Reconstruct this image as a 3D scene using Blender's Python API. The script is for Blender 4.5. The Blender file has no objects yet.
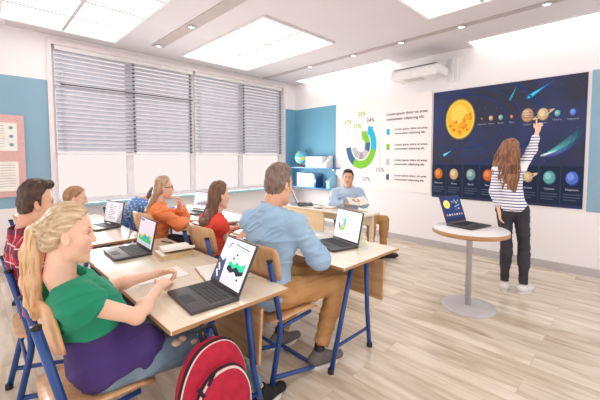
import bpy, bmesh, math, random
import numpy as np
from mathutils import Vector, Matrix, Euler

random.seed(7)
C = bpy.context.scene.collection
SC = bpy.context.scene
PI = math.pi
V = Vector

# ------------------------------------------------------------------ camera
cam_d = bpy.data.cameras.new('camera')
cam = bpy.data.objects.new('camera', cam_d)
C.objects.link(cam)
cam_d.sensor_fit = 'HORIZONTAL'
cam_d.sensor_width = 36.0
cam_d.lens = 36.0 * 334.0 / 600.0
cam_d.shift_y = -24.3 / 600.0
cam_d.clip_start = 0.05
cam.location = (0, 0, 1.42)
cam.rotation_euler = (math.radians(90 - 3.2), 0, math.radians(45.3))
SC.camera = cam

# ------------------------------------------------------------------ world, light, exposure
SC.view_settings.view_transform = 'Standard'
SC.view_settings.look = 'None'
SC.view_settings.exposure = 0.12
SC.view_settings.gamma = 1.0
SC.cycles.use_denoising = True
SC.cycles.max_bounces = 6
SC.cycles.diffuse_bounces = 3
SC.cycles.glossy_bounces = 3
SC.cycles.sample_clamp_indirect = 4.0
world = bpy.data.worlds.new('daylight')
SC.world = world
world.use_nodes = True
wb = world.node_tree.nodes['Background']
wb.inputs['Color'].default_value = (1.0, 0.91, 0.905, 1)
wb.inputs['Strength'].default_value = 1.30
PANEL_STRENGTH = 1.6
def area(name, loc, rot, sx, sy, power, color=(1, 1, 1)):
    l = bpy.data.lights.new(name, 'AREA'); l.shape = 'RECTANGLE'; l.size = sx; l.size_y = sy
    l.energy = power; l.color = color
    o = bpy.data.objects.new(name, l); C.objects.link(o); o.location = loc; o.rotation_euler = rot
    return o
# daylight coming in through the glazed strip below the blinds
area('window_daylight', (-5.30, 2.82, 1.12), (0, math.radians(-90), 0), 0.62, 4.0, 70, (1.0, 0.98, 0.97))
sun_d = bpy.data.lights.new('sun', 'SUN'); sun_d.energy = 2.2; sun_d.angle = math.radians(2.5); sun_d.color = (1.0, 0.97, 0.92)
sun = bpy.data.objects.new('sun', sun_d); C.objects.link(sun); sun.location = (-9, 3, 5)
sun.rotation_euler = V((0.9, 0.42, -0.30)).to_track_quat('-Z', 'Y').to_euler()

# ------------------------------------------------------------------ materials
def lin(c):
    return tuple(((v / 255.0) / 12.92 if v / 255.0 <= 0.04045 else ((v / 255.0 + 0.055) / 1.055) ** 2.4) for v in c)
MATS = {}
def mat(name, rgb, rough=0.5, metal=0.0, rgb2=None, scale=8.0, stretch=(1, 1, 1), bump=0.0, bscale=None, emit=0.0, spec=0.5,
        detail=3.0, sheen=0.0, sss=0.0, coat=0.0, bdist=0.01, lo=.35, hi=.65):
    if name in MATS: return MATS[name]
    m = bpy.data.materials.new(name); m.use_nodes = True
    nt = m.node_tree; N = nt.nodes; L = nt.links
    p = N['Principled BSDF']
    c1 = lin(rgb) + (1,)
    p.inputs['Base Color'].default_value = c1
    p.inputs['Roughness'].default_value = rough
    p.inputs['Metallic'].default_value = metal
    p.inputs['Specular IOR Level'].default_value = spec
    if sheen: p.inputs['Sheen Weight'].default_value = sheen
    if coat: p.inputs['Coat Weight'].default_value = coat
    if sss:
        p.inputs['Subsurface Weight'].default_value = sss
        p.inputs['Subsurface Radius'].default_value = (0.02, 0.008, 0.004)
        p.inputs['Subsurface Scale'].default_value = 1.0
    tc = N.new('ShaderNodeTexCoord'); mp = N.new('ShaderNodeMapping')
    mp.inputs['Scale'].default_value = stretch
    L.new(tc.outputs['Object'], mp.inputs['Vector'])
    nz = N.new('ShaderNodeTexNoise'); nz.inputs['Scale'].default_value = scale; nz.inputs['Detail'].default_value = detail
    L.new(mp.outputs['Vector'], nz.inputs['Vector'])
    cr = N.new('ShaderNodeValToRGB')
    cr.color_ramp.elements[0].position = lo; cr.color_ramp.elements[1].position = hi
    if rgb2 is None: rgb2 = tuple(max(0, v * 0.97 - 1) for v in rgb)
    cr.color_ramp.elements[0].color = lin(rgb2) + (1,); cr.color_ramp.elements[1].color = c1
    L.new(nz.outputs['Fac'], cr.inputs['Fac']); L.new(cr.outputs['Color'], p.inputs['Base Color'])
    if bump:
        nb = N.new('ShaderNodeTexNoise'); nb.inputs['Scale'].default_value = bscale or scale; nb.inputs['Detail'].default_value = 4
        L.new(mp.outputs['Vector'], nb.inputs['Vector'])
        b = N.new('ShaderNodeBump'); b.inputs['Strength'].default_value = bump; b.inputs['Distance'].default_value = bdist
        L.new(nb.outputs['Fac'], b.inputs['Height']); L.new(b.outputs['Normal'], p.inputs['Normal'])
    if emit:
        L.new(cr.outputs['Color'], p.inputs['Emission Color']); p.inputs['Emission Strength'].default_value = emit
    MATS[name] = m
    return m
def emis(name, rgb, st):
    if name in MATS: return MATS[name]
    m = bpy.data.materials.new(name); m.use_nodes = True
    p = m.node_tree.nodes['Principled BSDF']; c = lin(rgb) + (1,)
    p.inputs['Base Color'].default_value = c; p.inputs['Emission Color'].default_value = c
    p.inputs['Emission Strength'].default_value = st; p.inputs['Roughness'].default_value = 0.6
    MATS[name] = m; return m
def ink(r, g, b): return mat('ink_%d_%d_%d' % (r, g, b), (r, g, b), 0.6, rgb2=(r, g, b), spec=0.2)
def glow(r, g, b): return emis('pixel_%d_%d_%d' % (r, g, b), (r, g, b), 0.55)

def wood_floor():
    m = bpy.data.materials.new('pale_plank_floor'); m.use_nodes = True
    nt = m.node_tree; N = nt.nodes; L = nt.links; p = N['Principled BSDF']
    tc = N.new('ShaderNodeTexCoord')
    br = N.new('ShaderNodeTexBrick'); br.offset = 0.37; br.squash = 1.0
    br.inputs['Scale'].default_value = 1.0; br.inputs['Brick Width'].default_value = 1.25; br.inputs['Row Height'].default_value = 0.19
    br.inputs['Mortar Size'].default_value = 0.0022; br.inputs['Bias'].default_value = 0.0
    br.inputs['Color1'].default_value = (0.0, 0, 0, 1); br.inputs['Color2'].default_value = (1, 1, 1, 1); br.inputs['Mortar'].default_value = (0.2, 0.2, 0.2, 1)
    L.new(tc.outputs['Object'], br.inputs['Vector'])
    mp = N.new('ShaderNodeMapping'); mp.inputs['Scale'].default_value = (0.6, 4.2, 1); L.new(tc.outputs['Object'], mp.inputs['Vector'])
    nz = N.new('ShaderNodeTexNoise'); nz.inputs['Scale'].default_value = 2.6; nz.inputs['Detail'].default_value = 7; nz.inputs['Distortion'].default_value = 0.9
    ad = N.new('ShaderNodeVectorMath'); ad.operation = 'ADD'
    L.new(mp.outputs['Vector'], ad.inputs[0]); L.new(br.outputs['Color'], ad.inputs[1]); L.new(ad.outputs[0], nz.inputs['Vector'])
    cr = N.new('ShaderNodeValToRGB'); e = cr.color_ramp.elements
    e[0].position = 0.30; e[0].color = lin((198, 181, 158)) + (1,); e[1].position = 0.62; e[1].color = lin((240, 230, 213)) + (1,)
    e2 = e.new(0.46); e2.color = lin((224, 210, 189)) + (1,)
    L.new(nz.outputs['Fac'], cr.inputs['Fac'])
    mx = N.new('ShaderNodeMix'); mx.data_type = 'RGBA'; mx.blend_type = 'MULTIPLY'; mx.inputs['Factor'].default_value = 1.0
    cr2 = N.new('ShaderNodeValToRGB'); cr2.color_ramp.elements[0].color = (0.87, 0.85, 0.82, 1); cr2.color_ramp.elements[1].color = (1.0, 1, 1, 1)
    L.new(br.outputs['Color'], cr2.inputs['Fac'])
    L.new(cr.outputs['Color'], mx.inputs['A']); L.new(cr2.outputs['Color'], mx.inputs['B'])
    mo = N.new('ShaderNodeMix'); mo.data_type = 'RGBA'; L.new(br.outputs['Fac'], mo.inputs['Factor'])
    L.new(mx.outputs['Result'], mo.inputs['A']); mo.inputs['B'].default_value = lin((208, 190, 164)) + (1,)
    L.new(mo.outputs['Result'], p.inputs['Base Color'])
    p.inputs['Roughness'].default_value = 0.2; p.inputs['Specular IOR Level'].default_value = 0.6
    return m

M = dict(
    wall=mat('white_wall_paint', (247, 243, 244), 0.8, rgb2=(246, 242, 243), scale=1.5),
    blue=mat('blue_wall_paint', (112, 172, 200), 0.6, rgb2=(108, 168, 196), scale=3),
    blue2=mat('pale_blue_wall_paint', (142, 180, 200), 0.6, rgb2=(138, 176, 197), scale=3),
    ceil=mat('ceiling_plaster', (221, 215, 218), 0.85, rgb2=(218, 212, 215), scale=2),
    groove=mat('ceiling_groove', (188, 177, 175), 0.7),
    panel=emis('light_panel', (255, 253, 250), PANEL_STRENGTH),
    cove=emis('cove_light', (255, 252, 248), 1.5),
    spot=emis('downlight_lens', (255, 250, 240), 4.0),
    base=mat('grey_skirting', (196, 190, 190), 0.5),
    white=mat('white_lacquer', (240, 238, 238), 0.35),
    winframe=mat('window_frame_white', (240, 232, 232), 0.4),
    sill=mat('blue_sill', (160, 205, 222), 0.35),
    slat=mat('blind_slat_grey', (200, 204, 214), 0.45),
    cord=mat('blind_cord', (70, 70, 74), 0.7),
    birch=mat('birch_laminate', (248, 236, 216), 0.2, rgb2=(242, 225, 198), scale=2.0, stretch=(1.2, 14, 14), coat=0.8),
    birchedge=mat('birch_edge', (196, 150, 104), 0.5, rgb2=(176, 130, 88), scale=6, stretch=(1, 1, 20)),
    ply=mat('beech_plywood', (226, 180, 132), 0.38, rgb2=(208, 158, 108), scale=2.5, stretch=(12, 12, 1.5), coat=0.2),
    plyx=mat('beech_panel', (214, 174, 130), 0.42, rgb2=(196, 150, 106), scale=2.5, stretch=(1.5, 12, 12)),
    steel=mat('blue_steel_tube', (20, 72, 146), 0.34, rgb2=(18, 66, 136), coat=0.25),
    cap=mat('black_plastic', (28, 30, 36), 0.5),
    lap=mat('dark_grey_casing', (74, 72, 76), 0.4, metal=0.25),
    key=mat('black_keys', (52, 52, 56), 0.55),
    keyl=mat('grey_keyboard_deck', (132, 130, 134), 0.5),
    silver=mat('silver_metal', (200, 198, 200), 0.3, metal=0.7),
    grey=mat('light_grey_metal', (205, 202, 204), 0.4),
    paper=mat('paper', (250, 246, 238), 0.7),
    pagecut=mat('page_edges', (232, 206, 160), 0.8, rgb2=(206, 178, 132), scale=40, stretch=(1, 1, 12)),
    red=mat('crimson_fabric', (190, 22, 58), 0.75, rgb2=(170, 16, 48), scale=30, bump=0.25, bscale=120, bdist=0.002),
    black=mat('black_fabric', (26, 24, 28), 0.8),
    piping=mat('white_piping', (222, 214, 204), 0.7),
    pink=mat('pink_pinboard', (226, 184, 180), 0.8, rgb2=(220, 178, 174), scale=30),
)
M['floor'] = wood_floor()

# ------------------------------------------------------------------ mesh helpers
def rotm(rx=0, ry=0, rz=0): return Euler((rx, ry, rz)).to_matrix()
class MB:
    def __init__(s): s.v = []; s.f = []; s.m = []; s.sm = []
    def add(s, vs, fs, mi=0, smooth=False):
        o = len(s.v); s.v += [tuple(v) for v in vs]
        for f in fs: s.f.append(tuple(i + o for i in f)); s.m.append(mi); s.sm.append(smooth)
        return s
    def box(s, c, size, R=None, mi=0, bev=0.0):
        bm = bmesh.new(); bmesh.ops.create_cube(bm, size=1.0)
        for v in bm.verts: v.co = V((v.co.x * size[0], v.co.y * size[1], v.co.z * size[2]))
        if bev: bmesh.ops.bevel(bm, geom=bm.edges[:], offset=bev, segments=3, profile=0.6, affect='EDGES')
        for v in bm.verts:
            if R is not None: v.co = R @ v.co
            v.co += V(c)
        bm.verts.index_update()
        s.add([v.co[:] for v in bm.verts], [[v.index for v in f.verts] for f in bm.faces], mi, bool(bev)); bm.free(); return s
    def tube(s, pts, r, seg=10, mi=0, closed=False, rr=None, bend=0.0):
        pts = [V(p) for p in pts]
        if bend and len(pts) > 2:
            q = [pts[0]]
            for i in range(1, len(pts) - 1):
                a, b, c = pts[i - 1], pts[i], pts[i + 1]
                d1 = min(bend, (a - b).length * .45); d2 = min(bend, (c - b).length * .45)
                p1 = b + (a - b).normalized() * d1; p2 = b + (c - b).normalized() * d2
                for k in range(6):
                    t = k / 5.0; q.append(p1 * (1 - t) ** 2 + b * 2 * t * (1 - t) + p2 * t * t)
            q.append(pts[-1]); pts = q
        n = len(pts); vs = []; fs = []; up = V((0, 0, 1)); prev = None
        for i, p in enumerate(pts):
            if closed: t = (pts[(i + 1) % n] - pts[i - 1])
            else: t = (pts[min(i + 1, n - 1)] - pts[max(i - 1, 0)])
            t.normalize()
            if prev is None:
                a = t.cross(up)
                if a.length < 1e-3: a = t.cross(V((1, 0, 0)))
                a.normalize()
            else:
                a = prev - t * prev.dot(t)
                a.normalize()
            prev = a; b = t.cross(a)
            ri = rr[i] if rr else r
            for k in range(seg):
                th = 2 * PI * k / seg; vs.append(p + (a * math.cos(th) + b * math.sin(th)) * ri)
        for i in range(n if closed else n - 1):
            for k in range(seg):
                j = (i + 1) % n; k2 = (k + 1) % seg
                fs.append((i * seg + k, i * seg + k2, j * seg + k2, j * seg + k))
        s.add(vs, fs, mi, True)
        if not closed:
            s.add(vs[:seg], [tuple(range(seg))[::-1]], mi); s.add(vs[-seg:], [tuple(range(seg))], mi)
        return s
    def lathe(s, prof, c=(0, 0, 0), seg=32, mi=0, R=None, smooth=True, capm=True):
        vs = []; fs = []
        for r, z in prof:
            for k in range(seg):
                th = 2 * PI * k / seg; p = V((r * math.cos(th), r * math.sin(th), z))
                if R is not None: p = R @ p
                vs.append(p + V(c))
        n = len(prof)
        for i in range(n - 1):
            for k in range(seg):
                k2 = (k + 1) % seg; fs.append((i * seg + k, i * seg + k2, (i + 1) * seg + k2, (i + 1) * seg + k))
        s.add(vs, fs, mi, smooth)
        if capm:
            s.add(vs[:seg], [tuple(range(seg))[::-1]], mi); s.add(vs[-seg:], [tuple(range(seg))], mi)
        return s
    def sphere(s, c, r, mi=0, seg=20, ring=12, R=None):
        if not hasattr(r, '__len__'): r = (r, r, r)
        vs = []; fs = []
        for i in range(ring + 1):
            a = PI * i / ring
            for k in range(seg):
                th = 2 * PI * k / seg
                p = V((r[0] * math.sin(a) * math.cos(th), r[1] * math.sin(a) * math.sin(th), r[2] * math.cos(a)))
                if R is not None: p = R @ p
                vs.append(p + V(c))
        for i in range(ring):
            for k in range(seg):
                k2 = (k + 1) % seg; fs.append((i * seg + k, (i + 1) * seg + k, (i + 1) * seg + k2, i * seg + k2))
        s.add(vs, fs, mi, True); return s
    def prism(s, poly, z0, z1, R=None, c=(0, 0, 0), mi=0):
        n = len(poly); vs = []
        for z in (z0, z1):
            for x, y in poly:
                p = V((x, y, z))
                if R is not None: p = R @ p
                vs.append(p + V(c))
        s.add(vs, [tuple(range(n))[::-1], tuple(range(n, 2 * n))] + [(i, (i + 1) % n, n + (i + 1) % n, n + i) for i in range(n)], mi); return s
    def build(s, name, mats, parent=None, **props):
        me = bpy.data.meshes.new(name); me.from_pydata(s.v, [], s.f)
        if not isinstance(mats, (list, tuple)): mats = [mats]
        for m in mats: me.materials.append(m)
        me.polygons.foreach_set('material_index', s.m); me.polygons.foreach_set('use_smooth', s.sm)
        bm = bmesh.new(); bm.from_mesh(me); bmesh.ops.remove_doubles(bm, verts=bm.verts, dist=1e-6); bm.to_mesh(me); bm.free()
        me.update()
        o = bpy.data.objects.new(name, me); C.objects.link(o)
        if parent is not None: o.parent = parent
        for k, v in props.items(): o[k] = v
        return o
def thing(name, label, cat, loc=(0, 0, 0), rz=0.0, group=None):
    o = bpy.data.objects.new(name, None); C.objects.link(o); o.empty_display_size = 0.1
    o.location = loc; o.rotation_euler = (0, 0, rz); o['label'] = label; o['category'] = cat
    if group: o['group'] = group
    return o
def tag(o, label, cat, group=None):
    o['label'] = label; o['category'] = cat
    if group: o['group'] = group
    return o
def struct(name, mb, m):
    o = mb.build(name, m); o['kind'] = 'structure'; return o
def copy_tree(o, parent=None):
    c = o.copy(); C.objects.link(c); c.parent = parent
    for ch in list(o.children): copy_tree(ch, c)
    return c

class Art:
    """flat printed or displayed artwork: u to the viewer's right, v up, n out of the sheet"""
    def __init__(s, R, o): s.R = R; s.o = V(o); s.mb = MB(); s.mats = []; s.lv = 0.0008
    def mi(s, m):
        if m not in s.mats: s.mats.append(m)
        return s.mats.index(m)
    def P(s, u, v, l): return s.o + s.R @ V((u, v, l * s.lv))
    def poly(s, pts, m, l=1): s.mb.add([s.P(u, v, l) for u, v in pts], [tuple(range(len(pts)))], s.mi(m)); return s
    def rect(s, u0, v0, u1, v1, m, l=1): return s.poly([(u0, v0), (u1, v0), (u1, v1), (u0, v1)], m, l)
    def disc(s, u, v, r, m, l=1, ry=None, seg=28, rot=0):
        ry = ry or r; c, sn = math.cos(rot), math.sin(rot)
        pts = [(r * math.cos(2 * PI * k / seg), ry * math.sin(2 * PI * k / seg)) for k in range(seg)]
        return s.poly([(u + a * c - b * sn, v + a * sn + b * c) for a, b in pts], m, l)
    def arc(s, u, v, r0, r1, a0, a1, m, l=1, seg=24, fy=1.0, rot=0):
        c, sn = math.cos(rot), math.sin(rot)
        for k in range(seg):
            t0 = math.radians(a0 + (a1 - a0) * k / seg); t1 = math.radians(a0 + (a1 - a0) * (k + 1) / seg)
            q = [(r0 * math.cos(t0), r0 * fy * math.sin(t0)), (r1 * math.cos(t0), r1 * fy * math.sin(t0)), (r1 * math.cos(t1), r1 * fy * math.sin(t1)), (r0 * math.cos(t1), r0 * fy * math.sin(t1))]
            s.poly([(u + a * c - b * sn, v + a * sn + b * c) for a, b in q], m, l)
        return s
    def line(s, u0, v0, u1, v1, w, m, l=1):
        d = V((u1 - u0, v1 - v0)); n = V((-d.y, d.x)).normalized() * w / 2
        return s.poly([(u0 - n.x, v0 - n.y), (u1 - n.x, v1 - n.y), (u1 + n.x, v1 + n.y), (u0 + n.x, v0 + n.y)], m, l)
    def text(s, t, u, v, size, m, l=2, align='LEFT', bold=0.0):
        cu = bpy.data.curves.new('t', 'FONT'); cu.body = t; cu.size = size; cu.align_x = align; cu.resolution_u = 2; cu.offset = bold; cu.space_line = 1.35
        ob = bpy.data.objects.new('t', cu); C.objects.link(ob)
        dg = bpy.context.evaluated_depsgraph_get(); me = ob.evaluated_get(dg).to_mesh()
        s.mb.add([s.P(u + p.co.x, v + p.co.y, l) for p in me.vertices], [tuple(f.vertices) for f in me.polygons], s.mi(m))
        ob.evaluated_get(dg).to_mesh_clear(); bpy.data.objects.remove(ob); bpy.data.curves.remove(cu); return s
    def build(s, name, parent=None): return s.mb.build(name, s.mats, parent)
RB = rotm(PI / 2, 0, 0)                     # sheet on the board wall, facing -Y
RW = Matrix(((0, 0, 1), (1, 0, 0), (0, 1, 0)))   # sheet on the window wall, facing +X (u = +Y)

# ------------------------------------------------------------------ the setting
WX, BY, CZ = -5.4, 5.2, 3.0
X1, Y0 = 1.6, -1.6
struct('floor', MB().box(((WX + X1) / 2, (BY + Y0) / 2, -0.05), (X1 - WX + .4, BY - Y0 + .4, 0.1)), M['floor'])
struct('ceiling', MB().box(((WX + X1) / 2, (BY + Y0) / 2, CZ + 0.1), (X1 - WX + .4, BY - Y0 + .4, 0.2)), M['ceil'])
struct('wall_front', MB().box(((WX + X1) / 2, BY + .1, CZ / 2), (X1 - WX + .4, .2, CZ)), M['wall'])
WY0, WY1, WZ0, WZ1 = 0.80, 4.83, 0.80, 2.88
w = MB()
w.box((WX - .1, (Y0 + WY0) / 2, CZ / 2), (.2, WY0 - Y0, CZ))
w.box((WX - .1, (BY + WY1) / 2, CZ / 2), (.2, BY - WY1, CZ))
w.box((WX - .1, (WY0 + WY1) / 2, WZ0 / 2), (.2, WY1 - WY0, WZ0))
w.box((WX - .1, (WY0 + WY1) / 2, (WZ1 + CZ) / 2), (.2, WY1 - WY0, CZ - WZ1))
struct('wall_left', w, M['wall'])
# painted blue fields
struct('trim_1', MB().box((WX + .002, (Y0 + WY0 - .03) / 2, 1.6), (.004, WY0 - .03 - Y0, 1.62)), M['blue2'])
struct('trim_2', MB().box((WX + .002, (WY1 + .03 + BY) / 2, 1.6), (.004, BY - WY1 - .03, 1.72)), M['blue'])
struct('trim_3', MB().box(((WX - 4.24) / 2 + .002, BY - .002, 1.6), (-4.24 - WX - .004, .004, 1.70)), M['blue'])
struct('trim_4', MB().box(((X1 - .41) / 2, BY - .002, 1.6), (X1 + .41, .004, 1.66)), M['blue2'])
struct('baseboard_front', MB().box(((WX + X1) / 2, BY - .008, .05), (X1 - WX, .016, .10)), M['base'])
struct('baseboard_left', MB().box((WX + .008, (Y0 + BY) / 2, .05), (.016, BY - Y0, .10)), M['base'])
# windows: four lights in two pairs
glass = bpy.data.materials.new('window_glass'); glass.use_nodes = True
gp = glass.node_tree.nodes['Principled BSDF']; gp.inputs['Transmission Weight'].default_value = 1.0; gp.inputs['Roughness'].default_value = 0.0
gp.inputs['IOR'].default_value = 1.02; gp.inputs['Specular IOR Level'].default_value = 0.3; gp.inputs['Base Color'].default_value = (.71, .685, .67, 1)
ys = [WY0, 1.76, 2.79, 3.79, WY1]
for i in range(4):
    a, b = ys[i], ys[i + 1]; t = .045
    f = MB(); X = WX - .10
    f.box((X, a + t / 2, (WZ0 + WZ1) / 2), (.06, t, WZ1 - WZ0)); f.box((X, b - t / 2, (WZ0 + WZ1) / 2), (.06, t, WZ1 - WZ0))
    f.box((X, (a + b) / 2, WZ0 + t / 2), (.06, b - a - 2 * t, t)); f.box((X, (a + b) / 2, WZ1 - t / 2), (.06, b - a - 2 * t, t))
    f.box((X, (a + b) / 2, 2.36), (.05, b - a - 2 * t, .04))
    o = struct('window_%d' % (i + 1), f, M['winframe'])
    MB().box((X, (a + b) / 2, (WZ0 + WZ1) / 2), (.006, b - a - 2 * t, WZ1 - WZ0 - 2 * t)).build('pane', glass, o)
fr = MB()
fr.box((WX + .008, WY0 - .02, 1.82), (.05, .05, 2.12)); fr.box((WX + .008, WY1 + .02, 1.82), (.05, .05, 2.12)); fr.box((WX + .008, (WY0 + WY1) / 2, WZ1 + .03), (.05, WY1 - WY0 + .09, .06))
struct('trim_5', fr, M['winframe'])
struct('trim_6', MB().box((WX + .04, (WY0 + WY1) / 2, .775), (.24, WY1 - WY0 + .1, .045), bev=.006), M['sill'])

# venetian blinds
def blind(y0, y1, label, rod):
    b = thing('venetian_blind', label, 'blind', (WX - .02, (y0 + y1) / 2, 1.45), 0, 'venetian blinds on the windows')
    wd = y1 - y0
    MB().box((0, 0, 1.402), (.05, wd, .055)).build('head_rail', M['white'], b)
    s = MB(); n = 23
    for k in range(n):
        z = .045 + (1.345 / n) * (k + .5)
        s.box((0, 0, z), (.056, wd - .01, .0025), rotm(0, math.radians(60), 0))
    s.build('slats', M['slat'], b)
    MB().box((0, 0, .012), (.03, wd, .024)).build('bottom_rail', M['white'], b)
    for yy in (-wd / 2 + .08, 0, wd / 2 - .06):
        c = MB(); c.box((.027, yy, .7), (.002, .004, 1.36))
        for k in range(n): c.box((.030, yy, .045 + (1.345 / n) * (k + .1)), (.006, .038, .022))
        c.build('ladder_cord', M['cord'] if yy >= 0 else M['slat'], b)
    if rod: MB().tube([(.04, -wd / 2 + .05, .93), (.04, wd / 2 - .02, .93)], .008).build('transom_line', M['cord'], b)  # added dark rod in place of the window transom showing through the slats
    return b
blind(0.84, 2.77, 'grey slatted venetian blind crossed by a thin dark transom line, by the pink pinboard', True)
blind(2.81, 4.80, 'grey slatted venetian blind without a dark line, nearest the room corner', False)

# pinboard
pb = thing('pinboard', 'pink pinboard with two papers on the blue wall', 'pinboard', (WX + .006, -.10, .93))
MB().box((.012, 0, .5), (.024, 1.2, 1.0), bev=.004).build('board', M['pink'], pb)
def sheet(loc, w_, h_, label, kind):
    t = thing('pinned_paper', label, 'paper', loc)
    MB().box((.0, 0, 0), (.002, w_, h_)).build('sheet', M['paper'], t)
    a = Art(RW, (.0015, 0, 0)); g = ink(160, 168, 176)
    for k in range(9):
        a.line(-w_ * .42, h_ * .38 - k * h_ * .09, w_ * (.15 if kind else .40), h_ * .38 - k * h_ * .09, .005, g)
    if kind:
        for k, c in enumerate([(120, 168, 170), (130, 160, 190), (120, 170, 160)]): a.disc(w_ * .33, h_ * (.32 - .30 * k), .02, ink(*c), 2)
    a.build('printing', t)
sheet((WX + .034, .265, 1.665), .33, .34, 'white printed paper with three small round pictures on the pinboard', True)
sheet((WX + .034, .265, 1.185), .33, .36, 'white ruled paper pinned lower on the pinboard', False)

# ------------------------------------------------------------------ ceiling lights
def panel(x0, x1, y0, y1, nx, ny, label):
    t = thing('ceiling_light_panel', label, 'ceiling light', ((x0 + x1) / 2, (y0 + y1) / 2, CZ), 0, 'bright ceiling light panels')
    lx, ly = x1 - x0, y1 - y0
    f = MB()
    for sy in (-1, 1): f.box((0, sy * (ly / 2 + .012), -.012), (lx + .05, .025, .024))
    for sx in (-1, 1): f.box((sx * (lx / 2 + .012), 0, -.012), (.025, ly, .024))
    f.build('frame', M['white'], t)
    for i in range(nx):
        for j in range(ny):
            MB().box((-lx / 2 + lx * (i + .5) / nx, -ly / 2 + ly * (j + .5) / ny, -.006), (lx / nx - .02, ly / ny - .02, .012)).build('diffuser', M['panel'], t)
    g = MB()
    for i in range(1, nx): g.box((-lx / 2 + lx * i / nx, 0, -.009), (.036, ly, .013))
    for j in range(1, ny):
        for i in range(nx): g.box((-lx / 2 + lx * (i + .5) / nx, -ly / 2 + ly * j / ny, -.009), (lx / nx - .036, .036, .013))
    g.build('grid_bars', mat('panel_bar', (205, 200, 200), .8), t)
panel(-5.08, -2.9, .30, 1.47, 4, 2, 'square-gridded ceiling light panel above the pink pinboard')
panel(-5.02, -3.02, 2.42, 3.62, 3, 2, 'ceiling light panel above the window row, centred over the desks')
panel(-1.72, .5, 2.5, 3.75, 4, 2, 'ceiling light panel near the wall projector')
panel(-1.72, .5, .30, 1.47, 4, 2, 'added unseen ceiling light panel over the ponytailed girl, past the top edge')  # unseen panel, added to brighten the desks below it
def cove(x0, x1, y0, label):
    t = thing('cove_light', label, 'ceiling light', ((x0 + x1) / 2, (y0 + BY) / 2, CZ), 0, 'light strips along the board wall')
    MB().box((0, 0, -.006), (x1 - x0, BY - y0 - .01, .012)).build('diffuser', M['cove'], t)
    MB().box((0, -(BY - y0) / 2 - .008, -.01), (x1 - x0 + .02, .016, .02)).build('frame', M['white'], t)
cove(-5.05, -2.93, 4.86, 'long bright ceiling strip between the corner shelves and projector')
cove(-1.70, 1.5, 4.90, 'long bright ceiling strip above the planet poster')
struct('trim_7', MB().box((-1.9, 1.97, CZ - .004), (6.0, .16, .008)), M['groove'])
struct('trim_8', MB().box((-1.9, 4.28, CZ - .004), (6.9, .10, .008)), M['groove'])
dl = None
def downlight(x, y, label):
    global dl
    if dl is None:
        dl = thing('downlight', label, 'ceiling light', (x, y, CZ - .008), 0, 'small round downlights in the ceiling grooves')
        MB().lathe([(.035, 0), (.05, 0), (.052, -.012), (.036, -.014), (.034, -.003)], seg=24, capm=False).build('ring', M['silver'], dl)
        MB().lathe([(.001, -.004), (.034, -.004), (.034, -.008), (.001, -.008)], seg=24).build('lens', M['spot'], dl); return
    c = copy_tree(dl); c.location = (x, y, CZ - .008); c['label'] = label
downlight(-4.83, 1.97, 'round downlight in the ceiling groove closest to the window blinds')
downlight(-3.85, 1.97, 'round downlight between the two window-side ceiling light panels')
downlight(-2.6, 1.97, 'round downlight in the groove where it leaves the top edge')
for x, n in ((-4.07, 'round downlight over the corner shelves, nearest the windows'), (-3.15, 'round downlight above the white chart board'), (-2.35, 'round downlight just before the projector'),
             (-1.56, 'round downlight above the start of the planet poster'), (-.72, 'round downlight above the far end of the planet poster')):
    downlight(x, 4.28, n)
vt = thing('ceiling_vent', 'small slotted ceiling vent above the pinboard', 'vent', (-5.1, .16, CZ))
MB().box((0, 0, -.006), (.5, .40, .012)).build('frame', M['white'], vt)
s = MB()
for k in range(4): s.box((0, -.13 + k * .085, -.013), (.42, .022, .004))
s.build('slots', M['cap'], vt)

# ------------------------------------------------------------------ projector on its wall arm
pj = thing('projector', 'white short-throw projector on a wall bracket above the boards', 'projector', (-2.36, 4.84, 2.585))
MB().box((0, 0, .07), (.74, .38, .15), bev=.045).build('body', M['white'], pj)
MB().box((0, -.01, .150), (.66, .31, .012), bev=.005).build('top_grille', M['cap'], pj)
MB().box((-.05, -.06, -.006), (.26, .16, .02), bev=.008).build('lens_window', M['grey'], pj)
a = MB(); a.box((.0, .05, .165), (.12, .10, .035), bev=.006); a.box((.10, .12, .185), (.30, .05, .03)); a.build('mount_head', M['cap'], pj)
a = MB(); a.box((.24, .22, .19), (.06, .24, .05), bev=.006); a.box((.36, .345, .13), (.16, .026, .34), bev=.006); a.box((.36, .32, .13), (.04, .03, .32)); a.build('wall_bracket', M['white'], pj)

# ------------------------------------------------------------------ chart board
def chart(a, cx, cy, k, G, fx=.81, fy=1.05):
    lime, sky, navy, gr, gd = G
    def P(r, d): return (cx + r * k * fx * math.cos(math.radians(d)), cy + r * k * fy * math.sin(math.radians(d)))
    def arc(r0, r1, a0, a1, m, l=2, n=20):
        for q in range(n):
            d0 = a0 + (a1 - a0) * q / n; d1 = a0 + (a1 - a0) * (q + 1) / n; a.poly([P(r0, d0), P(r1, d0), P(r1, d1), P(r0, d1)], m, l)
    arc(.29, .44, 186, 237, navy); arc(.29, .44, 237, 347, lime); arc(.29, .44, 347, 402, sky)
    a.poly([P(.245, 402), P(.485, 402), P(.40, 419)], sky, 2)
    arc(.13, .265, 192, 330, gr); arc(.13, .265, 232, 238, gd, 3); arc(.13, .265, 262, 290, gd, 3)
    arc(.13, .265, 330, 372, navy); arc(.13, .265, 372, 412, lime)
    a.poly([P(.09, 412), P(.31, 412), P(.26, 446)], lime, 2)
INK = (ink(126, 200, 60), ink(40, 186, 222), ink(66, 108, 146), ink(196, 192, 196), ink(160, 158, 166))
bw, bh = 1.90, 1.62
ch = thing('chart_board', 'white board with a ring chart in green, sky blue and navy', 'board', (-3.25, BY, .84))
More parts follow.
